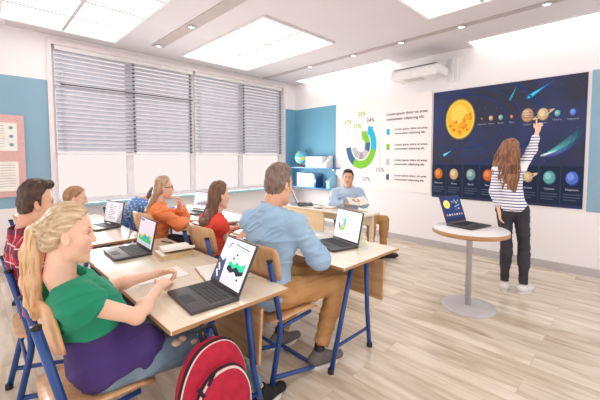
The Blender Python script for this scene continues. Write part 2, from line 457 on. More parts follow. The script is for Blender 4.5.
MB().box((0, -.008, bh / 2), (bw, .012, bh)).build('board', mat('board_white', (255, 243, 240), .5, rgb2=(254, 242, 239)), ch)
a = Art(RB, (0, -.0150, bh / 2))
chart(a, -.385, -.01, .95, INK)
a.build('ring_chart', ch)
g = ink(120, 122, 128); gl = ink(196, 190, 194); lime = INK[0]
def newart(): return Art(RB, (0, -.0150, bh / 2))
for t, u, v, c in (('27%', -.77, .40, lime), ('23%', -.455, .53, lime), ('32%', -.56, .31, lime), ('34%', -.265, .40, g), ('15%', -.06, -.49, g), ('37%', -.34, -.67, g)):
    a = newart(); a.text(t, u, v, .105, c, 2, bold=.001); a.build('percentage', ch)
for l_ in ((-.70, .38, -.70, .06), (-.70, .06, -.84, .06), (-.37, .51, -.37, .30), (-.50, .29, -.50, .06), (-.21, .38, -.21, .30), (.02, -.38, .02, .04), (-.09, .04, .02, .04), (-.27, -.56, -.27, -.46), (-.5, .06, -.40, .06)):
    a = newart(); a.line(*l_, .009, gl, 1); a.build('leader_line', ch)
a = newart(); a.text('Lorem ipsum dolor sit amet,\nconsectetur adipiscing elit.', .15, .485, .064, ink(96, 98, 106), bold=.0012); a.build('heading', ch)
dk = ink(60, 62, 72)
for i, c in enumerate((INK[1], INK[0], INK[3], INK[2])):
    v = .205 - i * .261; a = newart()
    a.rect(.155, v - .05, .215, v + .05, c, 2); a.build('legend_swatch', ch); a = newart()
    a.text('Lorem ipsum dolor sit amet,\nconsectetur adipiscing elit.', .31, v + .02, .0505, dk if i == 2 else ink(104, 106, 114), bold=.001); a.build('legend_entry', ch)

# ------------------------------------------------------------------ planet poster
space = mat('space_print', (34, 54, 110), 0.5, rgb2=(32, 38, 64), scale=1.1, lo=.42, hi=.66)
def planets(a, K=None, small=False):
    K = K or ink
    W_, H_ = .91, .805
    # orbit bands
    band = K(44, 62, 112); band2 = K(52, 66, 116)
    for r0, r1, b in ((.62, .66, band), (.80, .82, band2), (1.0, 1.05, band), (1.20, 1.212, band2), (1.5, 1.51, band2)):
        for k in range(56):
            t0 = 2 * PI * k / 56; t1 = 2 * PI * (k + 1) / 56
            q = [(-.55 + r * math.cos(t) * (1.0), .33 + r * .62 * math.sin(t)) for r, t in ((r0, t0), (r1, t0), (r1, t1), (r0, t1))]
            if all(abs(p[0]) < W_ - .01 and -.32 < p[1] < H_ - .01 for p in q): a.poly(q, b, 1)
    # sun
    for r, c in ((.232, (44, 54, 92)), (.222, (74, 76, 84)), (.212, (128, 110, 66)), (.203, (214, 178, 78)), (.194, (252, 226, 120)), (.184, (252, 200, 62))):
        a.disc(-.515, .372, r, K(*c), 2 + (.232 - r) * 30, ry=r * 1.42)
    a.disc(-.53, .45, .12, K(254, 218, 96), 4, ry=.14)
    rnd = random.Random(3)
    for k in range(46):
        t = rnd.uniform(-2.8, .5); r = rnd.uniform(.05, .16)
        a.disc(-.515 + r * math.cos(t), .372 + 1.4 * r * math.sin(t), rnd.uniform(.008, .026), K(*rnd.choice([(240, 140, 30), (236, 124, 34), (246, 170, 48), (248, 184, 56)])), 4.5 + .01 * k, ry=rnd.uniform(.008, .03), seg=10, rot=rnd.uniform(0, 3))
    def ball(u, v, r, base, light, dark, l=3):
        a.disc(u, v, r, K(*dark), l, ry=r * 1.32); a.disc(u - r * .08, v + r * .08, r * .90, K(*base), l + .4, ry=r * 1.2); a.disc(u - r * .25, v + r * .30, r * .5, K(*light), l + .8, ry=r * .66)
    top = [('Mercury', -.215, .012, (190, 120, 80), (210, 150, 110), (120, 70, 50)), ('Venus', -.10, .027, (214, 176, 124), (240, 214, 170), (150, 112, 70)), ('Earth', .02, .029, (130, 176, 176), (186, 214, 200), (64, 104, 120)),
           ('Mars', .15, .020, (200, 110, 90), (226, 160, 140), (130, 60, 50)), ('Jupiter', .33, .070, (196, 160, 124), (226, 200, 170), (130, 96, 74)), ('Saturn', .495, .062, (206, 180, 132), (232, 214, 172), (140, 116, 80)),
           ('Uranus', .64, .031, (110, 180, 190), (160, 214, 214), (56, 110, 130)), ('Neptune', .79, .033, (90, 130, 214), (130, 170, 236), (50, 70, 150))]
    for n, u, r, b, li, d in top:
        ball(u, .355, r, b, li, d)
        if n == 'Jupiter' and not small:
            for q in (-.03, -.005, .028): a.rect(u - .065, .355 + q, u + .062, .355 + q + .008, K(150, 110, 84), 4.2)
        if n == 'Saturn': a.arc(u, .355, .085, .125, 0, 360, K(222, 206, 170), 4.6, seg=36, fy=.20, rot=math.radians(28)) if small else (a.arc(u, .355, .085, .130, 180, 360, K(222, 206, 170), 4.6, seg=24, fy=.18, rot=math.radians(28)), a.arc(u, .355, .085, .130, 0, 180, K(196, 182, 150), 2.5, seg=24, fy=.18, rot=math.radians(28)))
        if not small: a.text(n, u, .355 - max(r, .03) - .055, .032, K(170, 178, 200), 4, 'CENTER')
    bot = [('Mercury', -.81, (206, 120, 50), (232, 160, 90), (120, 60, 26)), ('Venus', -.58, (206, 180, 134), (236, 216, 176), (130, 104, 70)), ('Earth', -.34, (130, 164, 170), (182, 204, 200), (70, 96, 110)), ('Mars', -.115, (214, 110, 56), (236, 150, 100), (130, 56, 30)),
           ('Jupiter', .12, (196, 160, 124), (226, 200, 170), (130, 96, 74)), ('Saturn', .36, (206, 180, 132), (232, 214, 172), (140, 116, 80)), ('Uranus', .586, (100, 176, 176), (150, 214, 206), (48, 110, 120)), ('Neptune', .81, (84, 120, 210), (130, 160, 240), (46, 66, 150))]
    pn = K(34, 48, 74)
    for n, u, b, li, d in bot:
        a.rect(u - .105, -.775, u + .105, -.30, pn, 1.5)
        ball(u, -.445, .066 if n != 'Saturn' else .054, b, li, d)
        if n == 'Saturn': a.arc(u, -.445, .07, .115, 0, 360, K(222, 206, 170), 4.6, seg=30, fy=.22, rot=math.radians(28))
        if not small:
            a.text(n, u, -.595, .036, K(206, 212, 224), 4, 'CENTER')
            for q in range(3): a.line(u - .085, -.645 - q * .034, u + .085 - (q == 2) * .04, -.645 - q * .034, .012, K(82, 96, 120), 3)
    # comets
    def comet(u0, v0, u1, v1, w, c, l=3):
        d = V((u1 - u0, v1 - v0)); n = V((-d.y, d.x)).normalized()
        a.poly([(u0 - n.x * w, v0 - n.y * w), (u1, v1), (u0 + n.x * w, v0 + n.y * w)], c, l)
        a.disc(u0, v0, w * 1.0, c, l, seg=14)
    comet(.335, .59, .60, .77, .030, K(44, 110, 190)); comet(.345, .597, .50, .705, .020, K(70, 214, 236), 3.6)
    comet(.125, .585, .20, .76, .014, K(60, 180, 196)); comet(-.73, -.155, -.62, -.085, .022, K(60, 190, 226)); comet(-.725, -.150, -.68, -.12, .014, K(190, 240, 250), 3.6)
    h0 = V((.50, -.165)); bg = (34, 44, 78)
    blades = [(70, 150, 160), (84, 190, 180), (110, 214, 200), (90, 150, 200), (96, 120, 196), (104, 96, 176), (84, 80, 150)]
    ends = [(.90, .22), (.905, .17), (.89, .11), (.86, .04), (.84, -.03), (.80, -.08), (.74, -.12), (.68, -.155)]
    for q, c in enumerate(blades):
        e0, e1 = V(ends[q]), V(ends[q + 1]); n = 7
        for k in range(n):
            t0, t1 = k / n, (k + 1) / n; w_ = (1 - t0) ** .8
            def pt(e, t): return h0.lerp(e, t) + V((0, -.10 * t * (1 - t)))
            a.poly([tuple(pt(e0, t0) + V((0, .012 * (1 - t0)))), tuple(pt(e1, t0) - V((0, .012 * (1 - t0)))), tuple(pt(e1, t1)), tuple(pt(e0, t1))], K(*[int(bg[z] + (min(255, c[z] * 1.15) - bg[z]) * w_) for z in range(3)]), 2.2 + .05 * q)
    comet(.50, -.165, .66, -.10, .016, K(226, 244, 246), 3.2)
    for k in range(70 if not small else 12):
        a.disc(rnd.uniform(-.88, .88), rnd.uniform(-.27, .78), rnd.uniform(.0015, .004), K(150, 160, 190), 1.8, seg=6)
po = thing('planet_poster', 'dark blue wall poster of the sun, planets and comets', 'poster', (-1.36, BY, .80))
MB().box((0, -.008, .805), (1.83, .014, 1.62)).build('sheet', space, po)
a = Art(RB, (0, -.0156, .805)); planets(a); a.build('printed_planets', po)

# ------------------------------------------------------------------ corner shelves
def shelf(z, label):
    t = thing('wall_shelf', label, 'shelf', (-4.72, BY - .13, z), 0, 'blue shelves in the corner')
    MB().box((0, 0, -.0125), (1.20, .25, .025), bev=.003).build('board', mat('shelf_blue', (74, 146, 198), .4), t)
    for sx in (-.45, .45): MB().box((sx, .10, -.045), (.02, .03, .04)).build('bracket', M['silver'], t)
SZ1, SZ2 = 1.21, .80
shelf(SZ1, 'blue wall shelf carrying the globe and file boxes'); shelf(SZ2, 'blue wall shelf carrying the row of pale binders')
gl = thing('globe', 'small desk globe with green land on pale blue sea, red-brown base', 'globe', (-5.06, BY - .15, SZ1))
MB().lathe([(.001, 0), (.085, 0), (.085, .012), (.03, .03), (.012, .04), (.012, .055), (.001, .055)], seg=28).build('base', mat('red_brown_wood', (140, 60, 44), .4), gl)
MB().sphere((0, 0, .205), .145).build('sphere', mat('globe_map', (92, 180, 226), .35, rgb2=(196, 206, 96), scale=9, lo=.44, hi=.47, detail=5), gl)
MB().tube([(.0, .0, .050), (.10, 0, .06), (.155, 0, .14), (.158, 0, .24), (.09, 0, .345)], .005, bend=.05).build('meridian_arm', M['silver'], gl)
bxs = [(-4.80 + i * .115, i) for i in range(5)]
for x, i in bxs:
    t = thing('file_box', 'white box file with a round finger hole beside the globe', 'box file', (x, BY - .13, SZ1), 0, 'white box files on the upper shelf')
    if i == 4: t['label'] = 'pale slanted magazine file at the end of the upper shelf'
    b = MB()
    if i < 4: b.box((0, 0, .11), (.105, .20, .22), bev=.003)
    else: b.prism([(-.10, 0), (.10, 0), (.10, .24), (-.10, .08)], -.05, .05, R=Matrix(((0, 0, 1), (1, 0, 0), (0, 1, 0))))
    b.build('body', mat('file_white', (236, 240, 244), .5), t)
    if i < 4: MB().lathe([(.001, 0), (.014, 0), (.014, .002), (.001, .002)], c=(0, -.102, .07), R=rotm(PI / 2, 0, 0), seg=16).build('finger_hole', ink(90, 110, 130), t)
x = -5.12
for i, (wd, hh, col) in enumerate([(.055, .29, (214, 218, 230)), (.05, .29, (206, 214, 228)), (.06, .285, (222, 222, 232)), (.055, .29, (204, 212, 228)), (.06, .28, (226, 226, 236)), (.055, .285, (170, 198, 222)), (.06, .29, (210, 222, 236)), (.05, .27, (150, 186, 216)), (.035, .22, (40, 96, 150))]):
    x += wd / 2 + .008
    t = thing('binder', 'pale ring binder standing on the lower corner shelf', 'binder', (x, BY - .13, SZ2), 0, 'binders on the lower shelf')
    if col == (40, 96, 150): t['label'] = 'short dark blue binder at the end of the pale binders'
    if col == (170, 198, 222): t['label'] = 'mid blue binder among the pale ones on the lower shelf'
    if col == (150, 186, 216): t['label'] = 'steel blue binder beside the short dark blue one'
    MB().box((0, 0, hh / 2), (wd, .2, hh), bev=.003).build('cover', mat('binder_%d' % col[0], col, .5), t)
    MB().box((0, -.101, hh * .6), (wd * .55, .002, hh * .35)).build('spine_label', M['paper'], t)
    x += wd / 2
pc = thing('pencil_holder', 'dark pencil holder on the lower corner shelf', 'pencil holder', (-4.40, BY - .14, SZ2))
MB().lathe([(.001, 0), (.035, 0), (.035, .10), (.031, .10), (.031, .01), (.001, .01)], seg=20).build('cup', ink(50, 80, 110), pc)
for k, c in enumerate([(200, 80, 70), (70, 120, 180), (220, 180, 80)]):
    t = tag(MB().tube([(0, 0, 0), (.018 * (k - 1), .012, .165)], .004, 6).build('pencil', ink(*c)), '%s pencil standing in the dark pencil holder' % ['red', 'blue', 'yellow'][k], 'pencil'); t.location = (-4.40, BY - .14, SZ2 + .012)
pt = thing('magazine_file', 'tall pale blue magazine file at the end of the lower shelf', 'magazine file', (-4.25, BY - .13, SZ2))
MB().prism([(-.10, 0), (.10, 0), (.10, .27), (-.10, .15)], -.045, .045, R=Matrix(((0, 0, 1), (1, 0, 0), (0, 1, 0)))).build('body', mat('file_blue', (150, 205, 226), .5), pt)

# ------------------------------------------------------------------ school desks
DZ = 0.70
def desk(x0, x1, y0, dep, label, rt=.22, rf=-.09, ft=.47, ff=.55):
    """two-seat desk: birch top, modesty panel, inverted-V blue steel leg frames at each end"""
    wd = x1 - x0
    t = thing('school_desk', label, 'desk', ((x0 + x1) / 2, y0, 0), 0, 'double school desks in two rows')
    tp = MB().box((0, dep / 2, DZ - .011), (wd, dep, .020), bev=.003).build('desktop', M['birch'], t)
    e = MB(); z = DZ - .0115
    for sx in (-1, 1): e.box((sx * (wd / 2 + .0005), dep / 2, z), (.003, dep - .008, .018))
    for yy in (0, dep): e.box((0, yy, z), (wd - .008, .003, .018))
    e.build('edge_band', M['birchedge'], tp)
    MB().box((0, dep * .74, .475), (wd - .05, .016, .30), R=rotm(math.radians(-4), 0, 0), bev=.003).build('modesty_panel', M['plyx'], t)
    for sx in (-1, 1):
        X = sx * (wd / 2 - .055)
        MB().tube([(X, dep * rt, DZ - .035), (X, dep * rf, .0)], .0165, 12).build('leg', M['steel'], t)
        MB().tube([(X, dep * ft, DZ - .035), (X, dep * (ft + (ff - ft) * .35), .30), (X, dep * ff, .0)], .0165, 12, bend=.05).build('leg', M['steel'], t)
        MB().tube([(X, dep * (rf + (rt - rf) * .24), .155), (X, dep * (ff + (ft - ff) * .2), .155)], .011, 10).build('side_bar', M['steel'], t)
        MB().box((X, dep * .36, DZ - .030), (.03, dep * .62, .022), bev=.004).build('top_rail', M['steel'], t)
        for yy in (dep * rf, dep * ff):
            MB().lathe([(.001, 0), (.021, 0), (.021, .03), (.001, .03)], c=(X, yy, 0), seg=14).build('foot_cap', M['cap'], t)
    MB().tube([(-wd / 2 + .055, dep * .40, DZ - .04), (wd / 2 - .055, dep * .40, DZ - .04)], .012, 10).build('cross_bar', M['steel'], t)
    return t
desk(-2.96, -1.33, .565, .66, 'birch-topped double desk with the crimson backpack hung on its end', .34, .02, .64, .80)
desk(-2.93, -1.31, 1.70, .70, 'birch-topped double desk of the man in the light blue shirt')
desk(-4.78, -3.12, .565, .56, 'white-gleaming double desk by the windows, behind the orange-topped girl')
desk(-4.78, -3.16, 1.72, .66, 'double desk by the windows where the girl in orange leans')

# ------------------------------------------------------------------ school chairs
def curved_sheet(w_, h_, t_, cur, cz, nu=10, nv=6, rnd=.03, lean=0.0):
    vs = []; fs = []
    for side in (0, 1):
        for j in range(nv + 1):
            for i in range(nu + 1):
                u = (i / nu * 2 - 1); v = (j / nv * 2 - 1)
                k = 1 - .10 * (abs(v) ** 6); kk = 1 - .07 * (abs(u) ** 6)
                x = u * w_ / 2 * k; z = v * h_ / 2 * kk
                y = cur * (u * u) + lean * v + (t_ if side else 0)
                vs.append((x, y, cz + z))
    n = (nu + 1) * (nv + 1); R_ = nu + 1
    for j in range(nv):
        for i in range(nu):
            a = j * R_ + i
            fs.append((a, a + 1, a + R_ + 1, a + R_)); fs.append((n + a, n + a + R_, n + a + R_ + 1, n + a + 1))
    for i in range(nu):
        fs.append((i, n + i, n + i + 1, i + 1)); a = nv * R_ + i; fs.append((a, a + 1, n + a + 1, n + a))
    for j in range(nv):
        a = j * R_; fs.append((a, a + R_, n + a + R_, n + a)); a = j * R_ + nu; fs.append((a, n + a, n + a + R_, a + R_))
    return vs, fs
def make_chair(label):
    """beech shells on a bent blue steel frame; sitter faces +Y, origin on the floor under the seat centre"""
    t = thing('school_chair', label, 'chair', (0, 0, 0), 0, 'blue-framed school chairs')
    m = MB(); vs, fs = curved_sheet(.40, .21, .011, .035, .785, lean=-.018); m.add([(x, y - .190, z) for x, y, z in vs], fs, 0, True)
    m.build('backrest', M['ply'], t)
    m = MB(); vs, fs = curved_sheet(.40, .40, .012, .012, 0)
    m.add([(x, z + (.01), .435 + y - (.02 if z > .17 else 0) + .006 * math.cos(z * 12)) for x, y, z in vs], fs, 0, True)
    m.build('seat', M['ply'], t)
    for sx in (-1, 1):
        X = sx * .18
        MB().tube([(X, -.212, .82), (X, -.135, .47), (X, -.13, .37), (X, -.215, .0)], .0165, 12, bend=.06).build('rear_post', M['steel'], t)
        MB().lathe([(.001, 0), (.0185, 0), (.0185, .012), (.001, .014)], c=(X, -.212, .815), seg=14).build('post_cap', M['cap'], t)
        MB().tube([(X, -.13, .40), (X, .13, .418)], .012, 10).build('seat_rail', M['steel'], t)
        MB().lathe([(.001, 0), (.021, 0), (.021, .03), (.001, .03)], c=(X, -.214, 0), seg=14).build('foot_cap', M['cap'], t)
    MB().tube([(-.18, -.192, .115), (-.18, .19, .018), (.18, .19, .018), (.18, -.192, .115)], .0135, 12, bend=.05).build('floor_loop', M['steel'], t)
    MB().tube([(-.18, -.150, .29), (.18, -.150, .29)], .010, 10).build('cross_bar', M['steel'], t)
    return t
chair0 = make_chair('blue-framed beech chair under the ponytailed girl in green and purple')
chair0.location = (-1.645, .355, 0)
def chair(x, y, rz, label):
    c = copy_tree(chair0); c.location = (x, y, 0); c.rotation_euler = (0, 0, rz); c['label'] = label; return c
chair(-2.48, .335, 0, 'blue-framed chair under the boy in the red plaid shirt')
chair(-1.645, 1.415, 0, 'blue-framed beech chair under the man in the light blue shirt')
chair(-2.385, 1.43, 0, 'blue-framed beech chair under the girl in the red top')
chair(-3.36, 1.33, .1, 'blue-framed chair under the girl in the orange top')
chair(-4.25, 1.33, 0, 'blue-framed chair under the boy in the dotted blue shirt')
chair(-3.98, .47, 0, 'blue-framed chair under the short-haired boy nearest the windows')

# ------------------------------------------------------------------ teacher's desk
td = thing('teacher_desk', 'light birch teacher desk with a closed front panel below its top', 'desk', (-3.0, 3.30, 0))
MB().box((-.02, .18, .705), (1.50, .38, .022), bev=.004).build('desktop', M['birch'], td)
MB().box((-.335, .035, .48), (.84, .018, .42), bev=.003).build('front_panel', mat('pale_panel', (244, 220, 182), .4, rgb2=(238, 210, 168), scale=2, stretch=(1, 10, 10)), td)
for x, y in ((-.72, .08), (.64, .07), (-.72, .32), (.64, .32)):
    MB().box((x, y, .347), (.045, .045, .694), bev=.006).build('leg', M['birch'], td)
MB().box((.15, .30, .60), (1.0, .02, .10)).build('back_rail', M['birch'], td)

# ------------------------------------------------------------------ round table
rt = thing('pedestal_table', 'round white-topped table on a single grey column and disc foot', 'table', (-1.085, 3.32, 0))
MB().lathe([(.001, 0), (.24, 0), (.24, .008), (.19, .014), (.05, .020), (.001, .020)], seg=64).build('foot_disc', M['grey'], rt)
MB().lathe([(.026, .018), (.026, .69), (.07, .694), (.07, .708)], seg=28).build('column', M['grey'], rt)
tp = MB().lathe([(.001, .742), (.322, .742), (.326, .746), (.322, .750), (.001, .750)], seg=72).build('tabletop', M['white'], rt)
MB().lathe([(.001, .706), (.320, .706), (.328, .710), (.328, .7425), (.001, .7425)], seg=72).build('edge_band', M['birchedge'], tp)

# ------------------------------------------------------------------ laptops
def laptop(loc, rz, label, tilt, kind, w_=.345, d_=.25, lh=.235):
    """hinge on local +Y, the user sits on -Y"""
    t = thing('laptop', label, 'laptop', loc, rz, 'open dark grey laptops')
    MB().box((0, 0, .009), (w_, d_, .016), bev=.004).build('base', M['lap'], t)
    k = MB(); k.box((0, .035, .0175), (w_ * .90, d_ * .46, .0015)); k.build('keyboard_deck', M['keyl'], t)
    kk = MB()
    for r in range(5):
        for c in range(13): kk.box((-w_ * .405 + c * w_ * .0675, .080 - r * .0225, .0192), (w_ * .055, .0175, .003))
    kk.build('keys', M['key'], t)
    MB().box((0, -.082, .0175), (.10, .055, .001)).build('touchpad', M['key'], t)
    R = rotm(math.radians(-tilt), 0, 0); hinge = V((0, d_ / 2 - .006, .016))
    cen = hinge + R @ V((0, 0, lh / 2 + .004))
    ld = MB().box(cen, (w_, .009, lh), R=R, bev=.003).build('lid', M['lap'], t)
    RS = R @ RB; so = cen + R @ V((0, -.0052, .004)); W_, H_ = w_ / 2 - .010, lh / 2 - .012
    a = Art(RS, so); a.lv = .0003
    if kind == 'area':
        a.rect(-W_, -H_, W_, H_, glow(206, 204, 216)); a.rect(-W_, H_ * .3, W_, H_ * .75, glow(222, 206, 212), 2); a.rect(-W_, -H_, W_, -H_ * .62, glow(196, 194, 208), 2); a.rect(-W_ * .95, H_ * .80, -W_ * .45, H_ * .93, glow(90, 90, 130), 3)
        n = 14; up = [-.18, -.25, -.28, -.2, -.3, -.1, .02, .02, -.06, -.14, -.08, .05, .0, -.02, .05]
        P = [(-W_ * .85 + 1.7 * W_ * i / n, H_ * (u * .7 - .12)) for i, u in enumerate(up)]
        a.poly([(-W_ * .85, -H_ * .62)] + [(W_ * .85, -H_ * .62)] + P[::-1], glow(196, 184, 52), 3)
        P2 = [(u, min(v - H_ * .05, H_ * (-.25 - .25 * math.sin(i * .55)))) for i, (u, v) in enumerate(P)]
        a.poly([(-W_ * .85, -H_ * .62)] + [(W_ * .85, -H_ * .62)] + P2[::-1], glow(40, 160, 170), 4)
        a.poly([(-W_ * .85, -H_ * .62)] + [(W_ * .85, -H_ * .62)] + [(u, min(v - H_ * .2, -H_ * .5)) for u, v in P2[::-1]], glow(70, 190, 100), 5)
        for k in range(6): a.line(-W_ * .8, H_ * (.72 - k * .13), W_ * .8, H_ * (.72 - k * .13), .0012, glow(170, 160, 180), 3)
    elif kind == 'green':
        a.rect(-W_, -H_, W_, H_, glow(226, 224, 232)); a.rect(-W_, -H_, -W_ * .42, H_, glow(214, 220, 230), 2)
        a.poly([(-W_, -H_), (-W_ * .40, -H_), (-W_ * .52, H_ * .1), (-W_ * .7, -.1 * H_), (-W_, H_ * .05)], glow(60, 76, 104), 3)
        for q in range(6): a.disc(-W_ * (.85 - .07 * (q % 3)), -H_ * (.3 + .1 * q), .008, glow(236, 236, 240), 4)
        a.arc(-W_ * .35, H_ * .45, .040, .046, 100, 170, glow(40, 46, 60), 4)
        a.line(-W_ * .2, H_ * .80, W_ * .75, H_ * .72, .005, glow(60, 66, 80), 3); a.line(-W_ * .2, H_ * .66, W_ * .5, H_ * .62, .003, glow(120, 126, 140), 3)
        for u, v in ((.12, .38), (-.02, .18), (.62, -.60)): a.disc(W_ * u, H_ * v, .009, glow(30, 34, 46), 4, ry=.006)
        a.poly([(-W_ * .25, -H_ * .05), (-W_ * .1, H_ * .05), (W_ * .1, -H_ * .08), (W_ * .3, H_ * .1), (W_ * .55, -H_ * .02), (W_ * .85, H_ * .18), (W_ * .85, -H_ * .25), (-W_ * .25, -H_ * .3)], glow(38, 200, 150), 4)
        a.poly([(-W_ * .25, -H_ * .22), (-W_ * .05, -H_ * .14), (W_ * .1, -H_ * .26), (W_ * .35, -H_ * .12), (W_ * .6, -H_ * .25), (W_ * .85, -H_ * .18), (W_ * .85, -H_ * .34), (W_ * .5, -H_ * .48), (W_ * .3, -H_ * .34), (W_ * .05, -H_ * .46), (-W_ * .25, -H_ * .36)], glow(24, 40, 52), 5)
        for k in range(4): a.line(-W_ * .3, -H_ * (.62 + .09 * k), W_ * .85, -H_ * (.62 + .09 * k), .0015, glow(150, 154, 166), 3)
    elif kind == 'ring':
        a.rect(-W_, -H_, W_, H_, glow(238, 236, 240))
        chart(a, -W_ * .42, H_ * .08, .14, (glow(126, 200, 60), glow(40, 186, 222), glow(66, 108, 146), glow(196, 192, 196), glow(160, 158, 166)))
        for k in range(4):
            a.rect(W_ * .08, H_ * (.42 - .34 * k), W_ * .16, H_ * (.52 - .34 * k), (glow(40, 186, 222), glow(126, 200, 60), glow(196, 192, 196), glow(66, 108, 146))[k], 2)
            for q in range(2): a.line(W_ * .24, H_ * (.51 - .34 * k - .11 * q), W_ * .88, H_ * (.51 - .34 * k - .11 * q), .0022, glow(150, 152, 162), 2)
        for k in range(2): a.line(W_ * .05, H_ * (.84 - .12 * k), W_ * .88, H_ * (.84 - .12 * k), .003, glow(150, 152, 162), 2)
    elif kind == 'bars':
        a.rect(-W_, -H_, W_, H_, glow(222, 216, 222)); a.rect(-W_ * .8, H_ * .62, W_ * .2, H_ * .78, glow(176, 172, 186), 2)
        hs_ = [.25, .4, .3, .55, .42, .6, .5, .72, .45, .66]
        for k, h in enumerate(hs_): a.rect(-W_ * .7 + k * W_ * .15, -H_ * .55, -W_ * .7 + (k + .7) * W_ * .15, -H_ * .55 + H_ * h, glow(84, 84, 100), 2)
        a.line(-W_ * .8, -H_ * .6, W_ * .85, -H_ * .6, .002, glow(120, 116, 130), 2)
    elif kind == 'page':
        a.rect(-W_, -H_, W_, H_, glow(198, 200, 206)); a.rect(-W_ * .7, -H_ * .9, W_ * .45, H_ * .9, glow(232, 232, 236), 2)
        for k in range(9): a.rect(-W_ * .55, H_ * (.72 - .18 * k), W_ * (.3 if k % 3 else .0), H_ * (.79 - .18 * k), glow(120, 124, 136), 3)
        a.poly([(W_ * .45, -H_), (W_, -H_), (W_, H_ * .4)], glow(150, 154, 164), 3)
    elif kind == 'space':
        a.rect(-W_, -H_, W_, H_, glow(22, 44, 100))
        a.disc(-W_ * .55, H_ * .38, W_ * .32, glow(240, 216, 110), 2, ry=H_ * .34); a.disc(-W_ * .5, H_ * .3, W_ * .2, glow(244, 190, 70), 3, ry=H_ * .2)
        for k, (u, v, r) in enumerate([(.05, .55, .05), (.2, .48, .04), (.35, .62, .06), (.5, .45, .08), (.72, .6, .06), (.3, -.1, .03), (.6, -.05, .07)]): a.disc(W_ * u, H_ * v, W_ * r, glow(*[(190, 170, 140), (120, 170, 170), (150, 190, 210)][k % 3]), 3)
        for k in range(7): a.disc(W_ * (-.78 + .26 * k), -H_ * .5, W_ * .07, glow(*[(200, 140, 90), (220, 200, 160), (130, 180, 190)][k % 3]), 3)
        a.rect(-W_, -H_ * .96, W_, -H_ * .8, glow(16, 24, 50), 2); a.line(W_ * .2, H_ * .1, W_ * .8, H_ * .28, .006, glow(150, 200, 220), 3)
    a.build('screen', ld)
    return t
LZ = DZ + .0005
laptop((-1.545, .825, LZ), -.08, 'laptop showing a green and black chart, nearest the ponytailed girl', 26, 'green', .32, .25, .265)
laptop((-2.67, .815, LZ), -.04, 'laptop showing a yellow and teal area chart beside the stacked books', 12, 'area', .35, .25, .225)
laptop((-1.72, 2.085, LZ), -.25, 'laptop showing the ring chart, by the man in light blue', 12, 'ring', .34, .25, .26)
laptop((-3.85, .93, LZ), .20, 'laptop showing a grey text page on the desk behind the orange-topped girl', 10, 'page', .36, .25, .235)
laptop((-3.98, 2.05, LZ), .30, 'laptop showing a dark bar chart beside the girl in orange', 14, 'bars', .36, .25, .24)
laptop((-1.13, 3.42, .7505), 1.36, 'laptop showing planets on the round pedestal table', 20, 'space', .33, .26, .27)
laptop((-3.42, 3.49, .7165), 2.37, 'laptop seen edge-on on the teacher desk under the binders', 24, 'page', .30, .22, .26)

# ------------------------------------------------------------------ books, papers, pens
def closed_book(loc, rz, w_, d_, h_, label, cover, group=None):
    t = thing('book', label, 'book', loc, rz, group)
    MB().box((0, 0, h_ / 2), (w_ - .008, d_ - .006, h_ - .006)).build('pages', M['pagecut'], t)
    c = MB(); c.box((0, 0, .0015), (w_, d_, .003)); c.box((0, 0, h_ - .0015), (w_, d_, .003)); c.box((-w_ / 2 + .0015, 0, h_ / 2), (.003, d_, h_)); c.build('cover', cover, t)
    return t
def open_book(loc, rz, w_, d_, label, th=.014, edge=None, lift=0.0):
    t = thing('open_book', label, 'book', loc, rz)
    for sx in (-1, 1):
        m = MB(); n = 8; vs = []; fs = []
        for j in (0, 1):
            for i in range(n + 1):
                u = i / n; x = sx * u * w_ / 2; z = .003 + th * (math.sin(min(1, u * 3.2) * PI / 2)) * (1 - .35 * u) + (lift * u * u if sx > 0 else 0)
                vs.append((x, (-1, 1)[j] * d_ / 2, z))
        b = len(vs)
        for j in (0, 1):
            for i in range(n + 1):
                u = i / n; vs.append((sx * u * w_ / 2, (-1, 1)[j] * d_ / 2, .002 + (lift * u * u * .9 if sx > 0 else 0)))
        N1 = n + 1
        for i in range(n):
            fs += [(i, i + 1, N1 + i + 1, N1 + i), (b + i, b + N1 + i, b + N1 + i + 1, b + i + 1), (i, b + i, b + i + 1, i + 1), (N1 + i, N1 + i + 1, b + N1 + i + 1, b + N1 + i)]
        fs.append((n, b + n, b + N1 + n, N1 + n)); fs.append((0, N1, b + N1, b))
        m.add(vs, fs, 0, False); m.build('page_block', M['paper'], t)
    MB().box((0, 0, .001), (w_ + .006, d_ + .008, .002)).build('cover', edge or M['pagecut'], t)
    return t
closed_book((-2.34, 1.03, LZ), -.10, .18, .22, .042, 'thick closed book with tan page edges under the open pages', mat('cream_cover', (244, 238, 224), .5))
open_book((-2.355, 1.055, LZ + .0425), -.14, .22, .20, 'open book with raised cream pages lying on the thick book', .022, None, .025)
open_book((-1.815, 1.075, LZ), -.25, .30, .21, 'open notebook with a red-brown cover edge behind the green chart laptop', .014, mat('red_brown_cover', (176, 84, 70), .6))
def paper(loc, rz, w_, d_, label, name='paper_sheet'):
    o = MB().box((0, 0, .001), (w_, d_, .002)).build(name, M['paper']); o.location = loc; o.rotation_euler = (0, 0, rz); return tag(o, label, 'paper')
paper((-2.02, .80, LZ), -.1, .21, .28, 'white paper sheet under the clasped hands of the ponytailed girl')
def pen(loc, rz, label, col, l_=.14):
    t = thing('pen', label, 'pen', (loc[0], loc[1], loc[2] + .005), rz)
    MB().tube([(-l_ / 2, 0, 0), (l_ / 2 - .015, 0, 0), (l_ / 2, 0, 0)], .0045, 8, rr=[.0045, .0045, .001]).build('barrel', col, t)
    MB().tube([(-l_ / 2 - .002, 0, 0), (-l_ / 2 + .04, 0, 0)], .0052, 8).build('pen_cap', M['cap'], t)
pen((-1.62, 1.13, LZ), .95, 'grey pen with a dark cap behind the green chart laptop', M['silver'])
